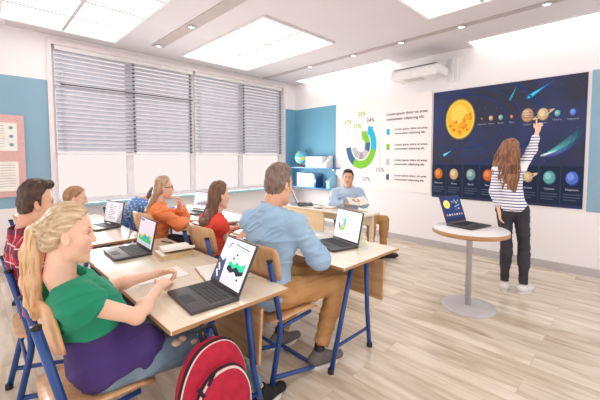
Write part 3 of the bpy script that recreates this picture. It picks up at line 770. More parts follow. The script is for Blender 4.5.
pen((-2.98 + .22, 1.16, LZ), .3, 'dark pen beyond the yellow and teal chart laptop', M['cap'])
open_book((-2.08, 1.98, LZ), -.15, .34, .23, 'open white book beside the hand of the man in light blue', .012)
open_book((-2.52, 1.86, LZ), .1, .32, .22, 'open white book in front of the girl in the red top', .012)
paper((-3.3, 2.12, LZ), .3, .21, .28, 'white paper sheet at the desk end beside the girl in orange')
paper((-3.28, 3.48, .7165), .1, .28, .20, 'white paper sheet on the teacher desk next to the edge-on laptop')
closed_book((-2.98, 3.50, .7165), .1, .20, .15, .02, 'thin white book lying on the teacher desk', M['paper'])
pen((-3.05, 3.37, .7165), .1, 'black pen on the teacher desk', M['cap'])

# ------------------------------------------------------------------ backpack hanging on the desk end
bp = thing('backpack', 'crimson backpack with white-piped zips hung on the desk end', 'backpack', (-1.222, .712, .20))
def bag_shape(hw, hh, th, rc, n=30):
    pts = []
    for k in range(n):
        a = -PI / 2 + 2 * PI * k / n; c, s_ = math.cos(a), math.sin(a)
        e = .42 if s_ < 0 else .82
        x = hw * (abs(c) ** e) * (1 if c >= 0 else -1); y = hh * (abs(s_) ** (e if s_ < 0 else .9)) * (1 if s_ >= 0 else -1)
        x *= (1 - .14 * max(0, s_))
        pts.append((x, y))
    return pts
def bulge(name, hw, hh, x0, x1, cz, m, parent, n=36, layers=9, back=False):
    out = bag_shape(hw, hh, 0, 0, n); vs = []; fs = []
    L_ = layers
    for l in range(L_ + 1):
        t = l / L_; sc = math.sin(PI * (.12 + .38 * t * 1.0)) if True else 1
        # profile: full outline at the back, rounding over to the front
        ang = t * PI / 2; sc = .90 + .10 * math.sin(min(1, t * 4) * PI / 2) if t < .5 else 1 - (1 - math.cos((t - .5) * PI)) * .62
        x = x0 + (x1 - x0) * (t * 1.3 if t < .5 else .65 + .35 * math.sin((t - .5) * PI))
        for y, z in out: vs.append((x, y * sc, cz + z * sc))
    for l in range(L_):
        for k in range(n):
            k2 = (k + 1) % n; fs.append((l * n + k, l * n + k2, (l + 1) * n + k2, (l + 1) * n + k))
    b = MB(); b.add(vs, fs, 0, True); b.add(vs[:n], [tuple(range(n))[::-1]], 0); b.add(vs[-n:], [tuple(range(n))], 0, True)
    o = b.build(name, m, parent)
    sd = o.modifiers.new('s', 'SUBSURF'); sd.levels = 1; sd.render_levels = 1
    return o
bulge('main_bag', .160, .222, -.095, .035, .215, M['red'], bp)
bulge('front_pocket', .141, .180, -.01, .080, .175, M['red'], bp)
def arch(hw, hh, x, cz, r, m, name, lo=-60, hi=240, seg=30, parent=bp):
    pts = []
    for k in range(seg + 1):
        a = math.radians(lo + (hi - lo) * k / seg); c, s_ = math.cos(a), math.sin(a)
        e = .42 if s_ < 0 else .82
        y = hw * (abs(c) ** e) * (1 if c >= 0 else -1) * (1 - .14 * max(0, s_)); z = hh * (abs(s_) ** (e if s_ < 0 else .9)) * (1 if s_ >= 0 else -1)
        pts.append((x, y, cz + z))
    return MB().tube(pts, r, 8).build(name, m, parent)
arch(.156, .215, -.012, .215, .0055, M['piping'], 'zip_piping', -20, 200)
arch(.161, .222, -.024, .215, .0065, M['black'], 'zip_tape', -20, 200)
arch(.132, .170, .057, .175, .0055, M['piping'], 'pocket_piping', -30, 210)
arch(.138, .177, .046, .175, .0065, M['black'], 'pocket_zip', -30, 210)
for yy, zz, aa in ((-.105, .300, .5), (-.060, .335, -.6)):
    MB().box((.062, yy, zz), (.008, .014, .05), R=rotm(aa, 0, 0), bev=.003).build('zip_puller', M['black'], bp)
MB().tube([(-.06, -.03, .42), (-.085, -.035, .475), (-.085, .035, .475), (-.06, .04, .42)], .009, 8, bend=.03).build('handle', M['black'], bp)
for yy in (-.10, .10): MB().tube([(-.07, yy * .5, .40), (-.085, yy, .36), (-.088, yy, .12), (-.06, yy * 1.3, .03)], .011, 8, bend=.06).build('shoulder_strap', M['black'], bp)
hk = MB().tube([(-1.30, .70, .688), (-1.30, .70, .655), (-1.285, .70, .640), (-1.27, .70, .66)], .005, 8, bend=.015)
hk.box((-1.345, .70, .680), (.10, .02, .004)); tag(hk.build('bag_hook', M['cap']), 'small black hook under the desk edge holding the backpack', 'hook')

# ================================================================== people
# smooth-blended distance fields turned into one continuous surface
class SDF:
    def __init__(s): s.p = []
    def _add(s, fn, lo, hi, k, op='u'):
        s.p.append((fn, np.array(lo, float), np.array(hi, float), k, op)); return s
    def cap(s, a, b, ra, rb, k=.02, flat=None, cut=False, op='u'):
        a = np.array(a, float); b = np.array(b, float); d = b - a; L2 = max(d @ d, 1e-9); L = math.sqrt(L2)
        fl = None if flat is None else (np.array(flat[0], float) / np.linalg.norm(flat[0]), flat[1])
        def fn(X, Y, Z):
            px, py, pz = X - a[0], Y - a[1], Z - a[2]
            h = np.clip((px * d[0] + py * d[1] + pz * d[2]) / L2, 0, 1)
            qx, qy, qz = px - h * d[0], py - h * d[1], pz - h * d[2]
            sc = 1.0
            if fl is not None:
                n, f = fl; t = (qx * n[0] + qy * n[1] + qz * n[2]) * (f - 1); qx = qx + t * n[0]; qy = qy + t * n[1]; qz = qz + t * n[2]; sc = 1 / math.sqrt(f)
            r = (np.sqrt(qx * qx + qy * qy + qz * qz) - (ra + (rb - ra) * h)) * sc
            if cut:
                e = ((px - d[0]) * d[0] + (py - d[1]) * d[1] + (pz - d[2]) * d[2]) / L; r = np.maximum(r, e)
            return r
        R = max(ra, rb); return s._add(fn, np.minimum(a, b) - R, np.maximum(a, b) + R, k, op)
    def ell(s, c, r, R=None, k=.02, op='u'):
        c = np.array(c, float); r = np.array(r, float); Rn = None if R is None else np.array(R, float)
        def fn(X, Y, Z):
            px, py, pz = X - c[0], Y - c[1], Z - c[2]
            if Rn is not None:
                px, py, pz = (px * Rn[0, 0] + py * Rn[1, 0] + pz * Rn[2, 0], px * Rn[0, 1] + py * Rn[1, 1] + pz * Rn[2, 1], px * Rn[0, 2] + py * Rn[1, 2] + pz * Rn[2, 2])
            k0 = np.sqrt((px / r[0]) ** 2 + (py / r[1]) ** 2 + (pz / r[2]) ** 2)
            k1 = np.sqrt((px / r[0] ** 2) ** 2 + (py / r[1] ** 2) ** 2 + (pz / r[2] ** 2) ** 2) + 1e-9
            return k0 * (k0 - 1) / k1
        m = r.max(); return s._add(fn, c - m, c + m, k, op)
    def cutp(s, p, n, lo=None, hi=None):
        p = np.array(p, float); n = np.array(n, float); n = n / np.linalg.norm(n)
        lo = [-99] * 3 if lo is None else lo; hi = [99] * 3 if hi is None else hi
        return s._add(lambda X, Y, Z: (X - p[0]) * n[0] + (Y - p[1]) * n[1] + (Z - p[2]) * n[2], lo, hi, 0, 'i')
    def mesh(s, vox, lo=None, hi=None):
        us = [p for p in s.p if p[4] == 'u']
        l = np.min([p[1] for p in us], axis=0) - 3 * vox; h = np.max([p[2] for p in us], axis=0) + 3 * vox
        if lo is not None: l = np.maximum(l, lo)
        if hi is not None: h = np.minimum(h, hi)
        n = np.ceil((h - l) / vox).astype(int) + 1
        if (n < 3).any(): return np.zeros((0, 3)), np.zeros((0, 4), int)
        ax = [(l[i] + vox * np.arange(n[i])).astype(np.float32) for i in range(3)]
        D = np.full(n, 0.5, np.float32)
        for fn, a, b, k, op in s.p:
            mg = k + 3 * vox
            i0 = np.clip(np.floor((a - mg - l) / vox).astype(int), 0, n); i1 = np.clip(np.ceil((b + mg - l) / vox).astype(int) + 1, 0, n)
            if (i1 <= i0).any(): continue
            sl = tuple(slice(i0[i], i1[i]) for i in range(3))
            d = fn(ax[0][sl[0]][:, None, None], ax[1][sl[1]][None, :, None], ax[2][sl[2]][None, None, :])
            d = np.broadcast_to(d, D[sl].shape); E = D[sl]
            if op == 'u':
                if k > 0:
                    hh = np.maximum(k - np.abs(E - d), 0) / k; D[sl] = np.minimum(E, d) - hh * hh * k * .25
                else: D[sl] = np.minimum(E, d)
            elif op == 's':
                if k > 0:
                    hh = np.maximum(k - np.abs(E + d), 0) / k; D[sl] = np.maximum(E, -d) + hh * hh * k * .25
                else: D[sl] = np.maximum(E, -d)
            else: D[sl] = np.maximum(E, d)
        ins = D < 0
        acc = np.zeros(tuple(n - 1), np.uint8)
        for i in (0, 1):
            for j in (0, 1):
                for q in (0, 1): acc += ins[i:n[0] - 1 + i, j:n[1] - 1 + j, q:n[2] - 1 + q]
        act = (acc > 0) & (acc < 8); idx = np.argwhere(act)
        if len(idx) == 0: return np.zeros((0, 3)), np.zeros((0, 4), int)
        vid = np.full(act.shape, -1, np.int64); vid[act] = np.arange(len(idx))
        I, J, K = idx.T; corner = {}
        for i in (0, 1):
            for j in (0, 1):
                for q in (0, 1): corner[i, j, q] = D[I + i, J + j, K + q]
        sm = np.zeros((len(idx), 3)); ct = np.zeros(len(idx))
        for ca in corner:
            for dim in range(3):
                if ca[dim] == 0:
                    cb = list(ca); cb[dim] = 1; cb = tuple(cb); da, db = corner[ca], corner[cb]
                    cr = (da < 0) != (db < 0); t = np.where(cr, da / np.where(cr, da - db, 1), 0)
                    pt = np.tile(np.array(ca, float), (len(idx), 1)); pt[:, dim] += t
                    sm += pt * cr[:, None]; ct += cr
        P = l + vox * (idx + sm / ct[:, None])
        F = []
        for dim in range(3):
            a = [slice(None)] * 3; b = [slice(None)] * 3; a[dim] = slice(0, -1); b[dim] = slice(1, None)
            A, B = ins[tuple(a)], ins[tuple(b)]; e = np.argwhere(A != B); o1, o2 = [x for x in range(3) if x != dim]
            ok = (e[:, o1] > 0) & (e[:, o2] > 0) & (e[:, o1] < n[o1] - 1) & (e[:, o2] < n[o2] - 1); e = e[ok]
            if len(e) == 0: continue
            def g(d1, d2):
                c = e.copy(); c[:, o1] += d1; c[:, o2] += d2; return vid[c[:, 0], c[:, 1], c[:, 2]]
            q = np.stack([g(-1, -1), g(0, -1), g(0, 0), g(-1, 0)], 1)
            fl = A[e[:, 0], e[:, 1], e[:, 2]]
            if dim == 1: fl = ~fl
            q[~fl] = q[~fl][:, ::-1]; F.append(q)
        return P, np.concatenate(F)
def vnoise(P, sc, seed=0):
    q = P * np.array(sc) + 100.0 + seed * 17.3; i = np.floor(q).astype(np.int64); f = q - i; f = f * f * (3 - 2 * f)
    def h(a, b, c):
        x = (a * 374761393 + b * 668265263 + c * 2147483647 + seed * 97) & 0xffffffff
        x = ((x ^ (x >> 13)) * 1274126177) & 0xffffffff; return ((x ^ (x >> 16)) & 0xffff) / 65535.0
    r = 0
    for a in (0, 1):
        for b in (0, 1):
            for c in (0, 1):
                r = r + h(i[:, 0] + a, i[:, 1] + b, i[:, 2] + c) * np.where(a, f[:, 0], 1 - f[:, 0]) * np.where(b, f[:, 1], 1 - f[:, 1]) * np.where(c, f[:, 2], 1 - f[:, 2])
    return r
def mesh_obj(name, parts, m, parent, origin, disp=None, fine=1):
    vs = []; fs = []; o = 0
    for P, F in parts:
        if len(P) == 0: continue
        vs.append(P); fs.append(F + o); o += len(P)
    P = np.concatenate(vs); F = np.concatenate(fs)
    me = bpy.data.meshes.new(name)
    def fill(P):
        me.from_pydata([], [], []) if False else None
    me.vertices.add(len(P)); me.vertices.foreach_set('co', (P - np.array(origin)).ravel().astype(np.float32))
    me.loops.add(len(F) * 4); me.loops.foreach_set('vertex_index', F.ravel().astype(np.int32))
    me.polygons.add(len(F)); me.polygons.foreach_set('loop_start', np.arange(0, len(F) * 4, 4, dtype=np.int32))
    me.polygons.foreach_set('loop_total', np.full(len(F), 4, np.int32))
    me.polygons.foreach_set('use_smooth', np.ones(len(F), bool)); me.update(calc_edges=True)
    if disp is not None:
        N = np.zeros(len(P) * 3, np.float32); me.vertices.foreach_get('normal', N); N = N.reshape(-1, 3)
        P = P + N * disp(P, N)[:, None]; me.vertices.foreach_set('co', (P - np.array(origin)).ravel().astype(np.float32)); me.update()
    me.materials.append(m)
    ob = bpy.data.objects.new(name, me); C.objects.link(ob); ob.parent = parent
    return ob
def nrm(v): v = np.array(v, float); return v / np.linalg.norm(v)
def A(*v): return np.array(v, float)
def folds(amp, sc=9.0, seed=1, off=.0):
    def d(P, N):
        w_ = vnoise(P, (3, 3, 3), seed + 5)[:, None] * .5
        n = 1 - np.abs(2 * vnoise(P + w_ * .3, (sc * .6, sc * .6, sc * 1.3), seed) - 1); Q = np.stack([P[:, 0] + .5 * P[:, 2], P[:, 1] - .4 * P[:, 2], P[:, 2] - .6 * P[:, 0]], 1); m = 1 - np.abs(2 * vnoise(Q + w_ * .15, (sc * .9, sc * .9, sc * 3.4), seed + 1) - 1)
        return off + amp * (n ** 2.5 * .9 - .2) + amp * .8 * (m ** 3.0 - .15)
    return d
def strands(amp, sc=(75, 75, 7), seed=2, sc2=(26, 26, 5)):
    def d(P, N):
        w_ = vnoise(P, (9, 9, 5), seed + 3)[:, None] - .5
        return amp * (vnoise(P + w_ * .03, sc, seed) - .45) + amp * .9 * (vnoise(P + w_ * .06, sc2, seed + 9) - .5)
    return d

HD = [1.0]
def flow(amp, tie, seed=2):
    t = np.array(tie)
    def d(P, N):
        q = P - t; L = np.sqrt((q ** 2).sum(1)) + 1e-6; th = np.arctan2(q[:, 0], q[:, 2]) * .12; ph = np.arcsin(np.clip(q[:, 1] / L, -1, 1)) * .10
        Q = np.stack([th, ph, L], 1); w_ = vnoise(Q, (20, 20, 14), seed + 3)[:, None] - .5
        return amp * (vnoise(Q + w_ * .006, (260, 40, 5), seed) - .45) + amp * .9 * (vnoise(Q, (90, 20, 6), seed + 5) - .5)
    return d
def head_frame(f, tilt=0.0):
    f = nrm(f); up = A(0, 0, 1); l = nrm(np.cross(up, f)); u = np.cross(f, l)
    if tilt: u = u * math.cos(tilt) + l * math.sin(tilt); l = np.cross(u, f)
    return np.stack([f, l, u], 1)      # columns: forward, left, up
def head_sdf(S, c, R, h, slim=1.0, male=False):
    T = lambda x, y, z: np.array(c) + R @ (A(x * HD[0], y * slim, z) * h)
    E = lambda p, r, k=.03, op='u', rr=None: S.ell(T(*p), np.array(r) * h * A(HD[0], slim, 1), R if rr is None else R @ rr, k * h, op)
    cp = lambda a, b, ra, rb, k=.03: S.cap(T(*a), T(*b), ra * h, rb * h, k * h)
    E((-.06, 0, .13), (.415, .330, .365), .05)
    E((.10, 0, -.10), (.255, .250, .350), .10)
    E((.04, 0, -.20), (.25, .235, .20), .10)
    jw = .072 if male else .056; jy = 1.0 if male else .86
    for y in (-1, 1):
        cp((-.06, y * .205 * jy, -.16), (.02, y * .185 * jy, -.30), .065, jw, .08); cp((.02, y * .185 * jy, -.30), (.25, y * .06 * jy, -.425), jw, .070 if male else .058, .08)
        E((.235, y * .150, -.10), (.085, .085, .080), .10)                 # cheekbone
        cp((.315, y * .05, .075), (.265, y * .19, .075), .040, .036, .05)   # brow
    cp((.24, 0, -.40), (.262, 0, -.425), .085 if male else .070, .078 if male else .062, .05)                    # chin
    E((.285, 0, -.255), (.085, .105, .090), .07)                            # mouth mound
    for y in (-1, 1): E((.365, y * .128, .005), (.065, .072, .048), .05, 's')   # eye socket
    cp((.335, 0, .045), (.415, 0, -.105), .030, .042, .035)                 # nose ridge
    E((.415, 0, -.115), (.052, .048, .042), .025)
    for y in (-1, 1): E((.375, y * .045, -.130), (.045, .032, .030), .02)
    # lips
    E((.365, 0, -.222), (.030, .085, .020), .014); E((.358, 0, -.262), (.032, .072, .024), .014)
    # ears
    er = np.array(rotm(0, math.radians(-12), 0))
    for y in (-1, 1):
        E((-.03, y * .335, -.035), (.078, .040, .118), .010, 'u', er); E((-.012, y * .372, -.015), (.042, .030, .074), .008, 's', er)
    # eyelids
    for y in (-1, 1):
        E((.293, y * .128, .016), (.058, .070, .046), .012)
    return T
def neck_sdf(S, c, R, h, nb, r, f=0.0):
    T = lambda x, y, z: np.array(c) + R @ (A(x * HD[0], y, z) * h)
    S.cap(T(-.16, 0, -.16), nb, r * 1.0, r * 1.12, .012)
    S.cap(T(-.08, 0, -.26), np.array(nb) + R @ A(.022, 0, 0) , r * .88, r, .012)
def hand_sdf(S, w, d, n, l, curl=(.4, .5, .4), b=1.0, index=None, spread=.06, thumb=.5):
    """w wrist, d finger direction, n palm-facing direction, l towards the thumb"""
    w = np.array(w, float); d = nrm(d); n = np.array(n, float); n = nrm(n - d * (n @ d)); l_ = np.cross(n, d); l = l_ if l_ @ np.array(l, float) > 0 else -l_
    S.cap(w, w + d * .03 * b, .024 * b, .024 * b, .02, flat=(n, 1.35))
    for t in (-.024, -.008, .008, .024): S.cap(w + d * .020 * b + l * t * .7 * b, w + d * .080 * b + l * t * 1.15 * b, .0135 * b, .0115 * b, .012)
    ln = (.066, .078, .074, .058)
    for i, t in enumerate((.030, .010, -.011, -.031)):
        p = w + d * .084 * b + l * t * b; cu = curl
        if index is not None and i == 0: cu = index
        ang = cu[0] * (1 + .08 * i); sp = spread * (1.5 - i)
        dd = nrm(d + l * sp); r = (.0092 - .0006 * (i == 3)) * b
        for q, (fr, c_) in enumerate(((.46, cu[0]), (.30, cu[1]), (.24, cu[2]))):
            if q: ang += c_
            v = dd * math.cos(ang) + n * math.sin(ang); p2 = p + v * ln[i] * fr * b * 1.05; S.cap(p, p2, r, r * .92, .004); p = p2; r *= .93
    p = w + d * .022 * b + l * .022 * b; v = nrm(d * .62 + l * .75 + n * .35 * thumb)
    p2 = p + v * .036 * b; S.cap(p, p2, .0145 * b, .0115 * b, .012); v = nrm(d * .85 + l * .32 + n * .5 * thumb); p3 = p2 + v * .030 * b; S.cap(p2, p3, .0112 * b, .0105 * b, .005)
    S.cap(p3, p3 + nrm(v + n * .3) * .022 * b, .0102 * b, .0085 * b, .004)
    return w + d * .09 * b
def eyes_etc(c, R, h, parent, origin, iris=(70, 96, 120), brow=(120, 90, 60), lips=(200, 110, 100), slim=1.0):
    T = lambda x, y, z: V((np.array(c) + R @ (A(x * HD[0], y * slim, z) * h) - np.array(origin)).tolist())
    RM = Matrix(R.tolist())
    for y in (-1, 1):
        dd = HD[0]; m = MB(); m.sphere(T(.285, y * .128, .0), (.060 * h * dd, .058 * h, .056 * h), 0, 14, 10, RM)
        m.sphere(T(.322, y * .131, -.002), (.026 * h * dd, .027 * h, .027 * h), 1, 12, 8, RM); m.sphere(T(.336, y * .132, -.002), (.014 * h * dd, .013 * h, .013 * h), 2, 10, 6, RM)
        m.build('eye', [ink(240, 236, 232), ink(*iris), ink(16, 14, 16)], parent)
        b = MB(); b.tube([T(.360, y * .055, .088), T(.348, y * .12, .112), T(.285, y * .205, .095)], .010 * h, 6, rr=[.014 * h, .013 * h, .006 * h]); b.build('eyebrow', ink(*brow), parent)
        b = MB(); b.tube([T(.346, y * .072, .018), T(.360, y * .125, .040), T(.322, y * .188, .018)], .006 * h, 6); b.build('eyelash', ink(*[int(v * .5) for v in brow]), parent)
    m = MB(); m.sphere(T(.374, 0, -.224), (.024 * h, .078 * h, .016 * h), 0, 16, 8, RM); m.sphere(T(.368, 0, -.260), (.025 * h, .064 * h, .019 * h), 0, 16, 8, RM)
    m.build('lips', ink(*lips), parent)
def skin(name, rgb, rgb2): return mat(name, rgb, .48, rgb2=rgb2, scale=7, sss=.12, bump=.06, bscale=160, bdist=.001)
def haircol(name, rgb, rgb2, st=(60, 60, 4)): return mat(name, rgb, .42, rgb2=rgb2, scale=1.0, stretch=st, detail=5, lo=.3, hi=.7, spec=.45, bump=.5, bscale=1.6, bdist=.004)
def torso_sdf(S, J, inf=0.0, b=1.0, k=.05, belly=0.0, lower=True, bust=0.0):
    sr, sl, nb, pv = [np.array(J[q], float) for q in ('shR', 'shL', 'neck', 'pelvis')]
    mid = (sr + sl) / 2; s_ = nrm(sr - sl); u = nrm(mid - pv); f = nrm(np.cross(u, s_)); s_ = nrm(np.cross(f, u)); R = np.stack([s_, f, u], 1)
    hw = np.linalg.norm(sr - sl) / 2
    ch = mid - u * .125 * b + f * .012; wa = ch * .42 + pv * .58 + f * .0
    S.ell(ch, (hw * .88 + inf, .108 * b + inf, .185 * b + inf), R, k)
    S.ell(mid - u * .05 * b - f * .005, (hw * .95 + inf, .078 * b + inf, .095 * b + inf), R, k)
    if lower:
        S.cap(ch - u * .04, wa, .118 * b + inf, .112 * b + inf + belly, k, flat=(f, 1.15))
        S.cap(wa, pv, .112 * b + inf + belly, .128 * b + inf + belly * .6, k, flat=(f, 1.08))
        S.ell(pv, (.168 * b + inf, .120 * b + inf + belly * .5, .115 * b + inf), R, k)
    if bust:
        for q in (-1, 1): S.ell(ch + f * .075 * b + s_ * q * .07 * b - u * .01, (.058 * b + inf, .05 * b + inf + bust, .055 * b + inf), R, .04)
    for q in (sr, sl):
        S.cap(np.array(nb) - u * .035 * b, q, .050 * b + inf, .050 * b + inf, .045)
    return s_, f, u
def shoe(parent, origin, ank, toe, m, sole, b=1.0, name='shoe', high=False):
    ank = A(*ank); t = nrm(A(toe[0], toe[1], 0)); heel = A(ank[0], ank[1], 0) - t * .045 * b; side = A(-t[1], t[0], 0)
    S = SDF(); z = .042
    S.cap(heel + A(0, 0, z + .012), heel + t * .10 * b + A(0, 0, z + .012), .036 * b, .040 * b, .02)
    S.cap(heel + t * .10 * b + A(0, 0, z), heel + t * .205 * b + A(0, 0, z - .006), .042 * b, .036 * b, .03, flat=(A(0, 0, 1), 1.25))
    S.cap(ank + A(0, 0, .0), heel + t * .03 * b + A(0, 0, z + .01), .040 * b, .040 * b, .03)
    S.cutp(ank + A(0, 0, .022 if high else .008), A(0, 0, 1)); S.cutp(A(0, 0, .018), A(0, 0, -1))
    mesh_obj(name, [S.mesh(.005)], m, parent, origin)
    poly = []
    for kk in range(24):
        a = 2 * PI * kk / 24; x = .122 * math.cos(a); w_ = .044 * (1 + .16 * math.cos(a)); poly.append((x * b, w_ * math.sin(a) * b))
    Rz = Matrix((( t[0], side[0], 0), (t[1], side[1], 0), (0, 0, 1))); o = heel + t * .085 * b - np.array(origin)
    MB().prism(poly, 0.001, .022, R=Rz, c=(o[0], o[1], -origin[2])).build(name + '_sole', sole, parent)

def person(label, J, hc, hf, hs, sk, b=1.0, vox=.007, fine=.0042, male=False, tilt=0.0, loc=None, neck_r=.052, eyes=None, hands=None, legs=True, slim=1.0, group=None, deep=1.0):
    HD[0] = deep; pv = J['pelvis']; loc = loc or (pv[0], pv[1], 0.0)
    root = thing('person', label, 'person', loc)
    R = head_frame(hf, tilt); S = SDF()
    s_, f, u = torso_sdf(S, J, -.010, b)
    for q in 'RL':
        S.cap(J['sh' + q], J['el' + q], .044 * b, .036 * b, .02); S.cap(J['el' + q], J['wr' + q], .037 * b, .0235 * b, .02)
        mid = A(*J['el' + q]) * .72 + A(*J['wr' + q]) * .28; S.ell(mid, (.038 * b,) * 3, None, .03)
        if legs:
            S.cap(J['hp' + q], J['kn' + q], .078 * b, .050 * b, .03); S.cap(J['kn' + q], J['an' + q], .050 * b, .032 * b, .03)
            kn, an = A(*J['kn' + q]), A(*J['an' + q]); S.cap(kn * .78 + an * .22, kn * .55 + an * .45, .052 * b, .046 * b, .03)
    neck_sdf(S, hc, R, hs, J['neck'], neck_r)
    T = head_sdf(S, hc, R, hs, slim, male)
    hz = min(T(0, 0, -.5)[2], T(.3, 0, -.5)[2]) - .01
    nh = len(S.p)
    parts = [S.mesh(fine, lo=A(hc[0] - .22, hc[1] - .22, hz), hi=A(hc[0] + .22, hc[1] + .22, hc[2] + .3))]
    # everything that is not the head at a coarser step, sharing the same field
    Hc = np.array(hc)
    P, F = S.mesh(vox)
    keep = ~((np.abs(P[:, 0] - Hc[0]) < .215) & (np.abs(P[:, 1] - Hc[1]) < .215) & (P[:, 2] > hz + .014))
    F = F[keep[F].all(1)]; used = np.unique(F); mp_ = np.full(len(P), -1); mp_[used] = np.arange(len(used)); parts.append((P[used], mp_[F]))
    for q in 'RL':
        hd = (hands or {}).get(q)
        if hd:
            H = SDF(); w = A(*J['wr' + q]); H.cap(w - nrm(w - A(*J['el' + q])) * .03, w, .0245 * b, .0225 * b, .01); hand_sdf(H, w, b=b, **hd); parts.append(H.mesh(.0034))
    mesh_obj('body', parts, sk, root, loc)
    if eyes is not None: eyes_etc(hc, R, hs, root, loc, slim=slim, **eyes)
    return root, loc, R, T, (s_, f, u)
def shirt(root, loc, J, m, b=1.0, inf=.012, sleeve=1.0, vox=.006, name='shirt', hem=None, neck_open=.075, fold=.006, belly=0.0, cuff=.0, seed=1, wide=0.0, bust=0.0, extra=None, neck_dir=None):
    S = SDF(); s_, f, u = torso_sdf(S, J, inf, b, belly=belly, bust=bust)
    nb = A(*J['neck'])
    for q in 'RL':
        sh, el, wr = A(*J['sh' + q]), A(*J['el' + q]), A(*J['wr' + q])
        if sleeve <= .5: S.cap(sh, sh + (el - sh) * sleeve * 2, .050 * b + inf, .043 * b + inf + wide, .03, cut=True)
        else:
            t = (sleeve - .5) * 2 * .96; S.cap(sh, el, .049 * b + inf, .041 * b + inf + wide, .03); S.cap(el, el + (wr - el) * t, .041 * b + inf + wide, .030 * b + inf * .9 + wide, .03, cut=True)
    if extra: extra(S)
    pv = A(*J['pelvis']); hp, hn = hem or (pv - u * .09 * b, -u); S.cutp(hp, hn) if not callable(hem) else hem(S)
    if neck_open:
        nd = nrm(neck_dir if neck_dir is not None else u + f * .35); S.cap(nb + nd * (-.02 * b), nb + nd * .2, neck_open * .8, neck_open * 1.25, .012, op='s')
    return mesh_obj(name, [S.mesh(vox)], m, root, loc, folds(fold, seed=seed))
def collar(root, loc, J, m, b=1.0, r=.068, h=.045, f=None, u=None):
    nb = A(*J['neck']); u = nrm(u); f = nrm(f - u * (f @ u)); s_ = np.cross(f, u); vs = []; fs = []; n = 28
    for j, (rr, z, t) in enumerate(((r * 1.02, -.010, 0), (r * .93, h, 0), (r * 1.02, h + .002, 0), (r * 1.25, -.006, 0), (r * 1.2, -.012, 0))):
        for i in range(n + 1):
            a = math.radians(20 + 320 * i / n); p = nb + (f * math.cos(a) * rr * 1.05 + s_ * math.sin(a) * rr) * b + u * (z - (.022 if abs(i - n / 2) > n * .42 else 0) * (j in (1, 2))) * b
            vs.append(p - np.array(loc))
    for j in range(4):
        for i in range(n):
            a = j * (n + 1) + i; fs.append((a, a + 1, a + n + 2, a + n + 1))
    return MB().add(vs, fs, 0, True).build('collar', m, root)
def trousers(root, loc, J, m, b=1.0, inf=.014, vox=.007, name='trousers', waist=None, fold=.006, length=1.0, seed=4, flare=.0, sit=True):
    S = SDF(); pv = A(*J['pelvis']); sr, sl = A(*J['shR']), A(*J['shL']); u = nrm((sr + sl) / 2 - pv); s0 = nrm(A(*J['hpR']) - A(*J['hpL'])); f = nrm(np.cross(u, s0)); R = np.stack([nrm(np.cross(f, u)), f, u], 1)
    S.ell(pv, (.168 * b + inf, .120 * b + inf, .120 * b + inf), R, .05)
    for q in 'RL':
        hp, kn, an = A(*J['hp' + q]), A(*J['kn' + q]), A(*J['an' + q])
        S.cap(hp, kn, .082 * b + inf, .052 * b + inf, .04); e = kn + (an - kn) * length
        S.cap(kn, e, .052 * b + inf, .036 * b + inf + flare, .03, cut=True)
        S.cap(kn * .8 + an * .2, kn * .55 + an * .45, .053 * b + inf, .047 * b + inf, .03)
    wz = waist if waist is not None else .13
    S.cutp(pv + u * wz * b, u)
    if sit: S.cutp(A(0, 0, .452), A(0, 0, -1), lo=pv - A(.3, .3, .3), hi=pv + A(.3, .12, .3))
    return mesh_obj(name, [S.mesh(vox)], m, root, loc, folds(fold, seed=seed, sc=11))
def hair_cap(S, c, R, h, thick=.035, slim=1.0, front=((.12, 0, .17), (.76, 0, -.65)), nape=((-.20, 0, -.12), (.38, 0, -.92)), vol=(0, 0, 0), ears=True):
    T = lambda x, y, z: np.array(c) + R @ (A(x * HD[0], y * slim, z) * h)
    S.ell(T(-.065 + vol[0], 0, .135 + vol[2]), np.array(((.415 + thick) * HD[0], .330 * slim + thick * .9, .365 + thick)) * h, R, .02)
    S.ell(T(-.19, 0, -.02), np.array(((.28 + thick) * HD[0], .27 * slim + thick, .26 + thick)) * h, R, .02)
    if ears:
        for y in (-1, 1): S.ell(T(.0, y * .36, -.055), np.array((.10 * HD[0], .12, .125)) * h, R, .008, 's')
    if front: S.cutp(T(*front[0]), R @ A(*front[1]))
    if nape: S.cutp(T(*nape[0]), R @ A(*nape[1]))
    return T
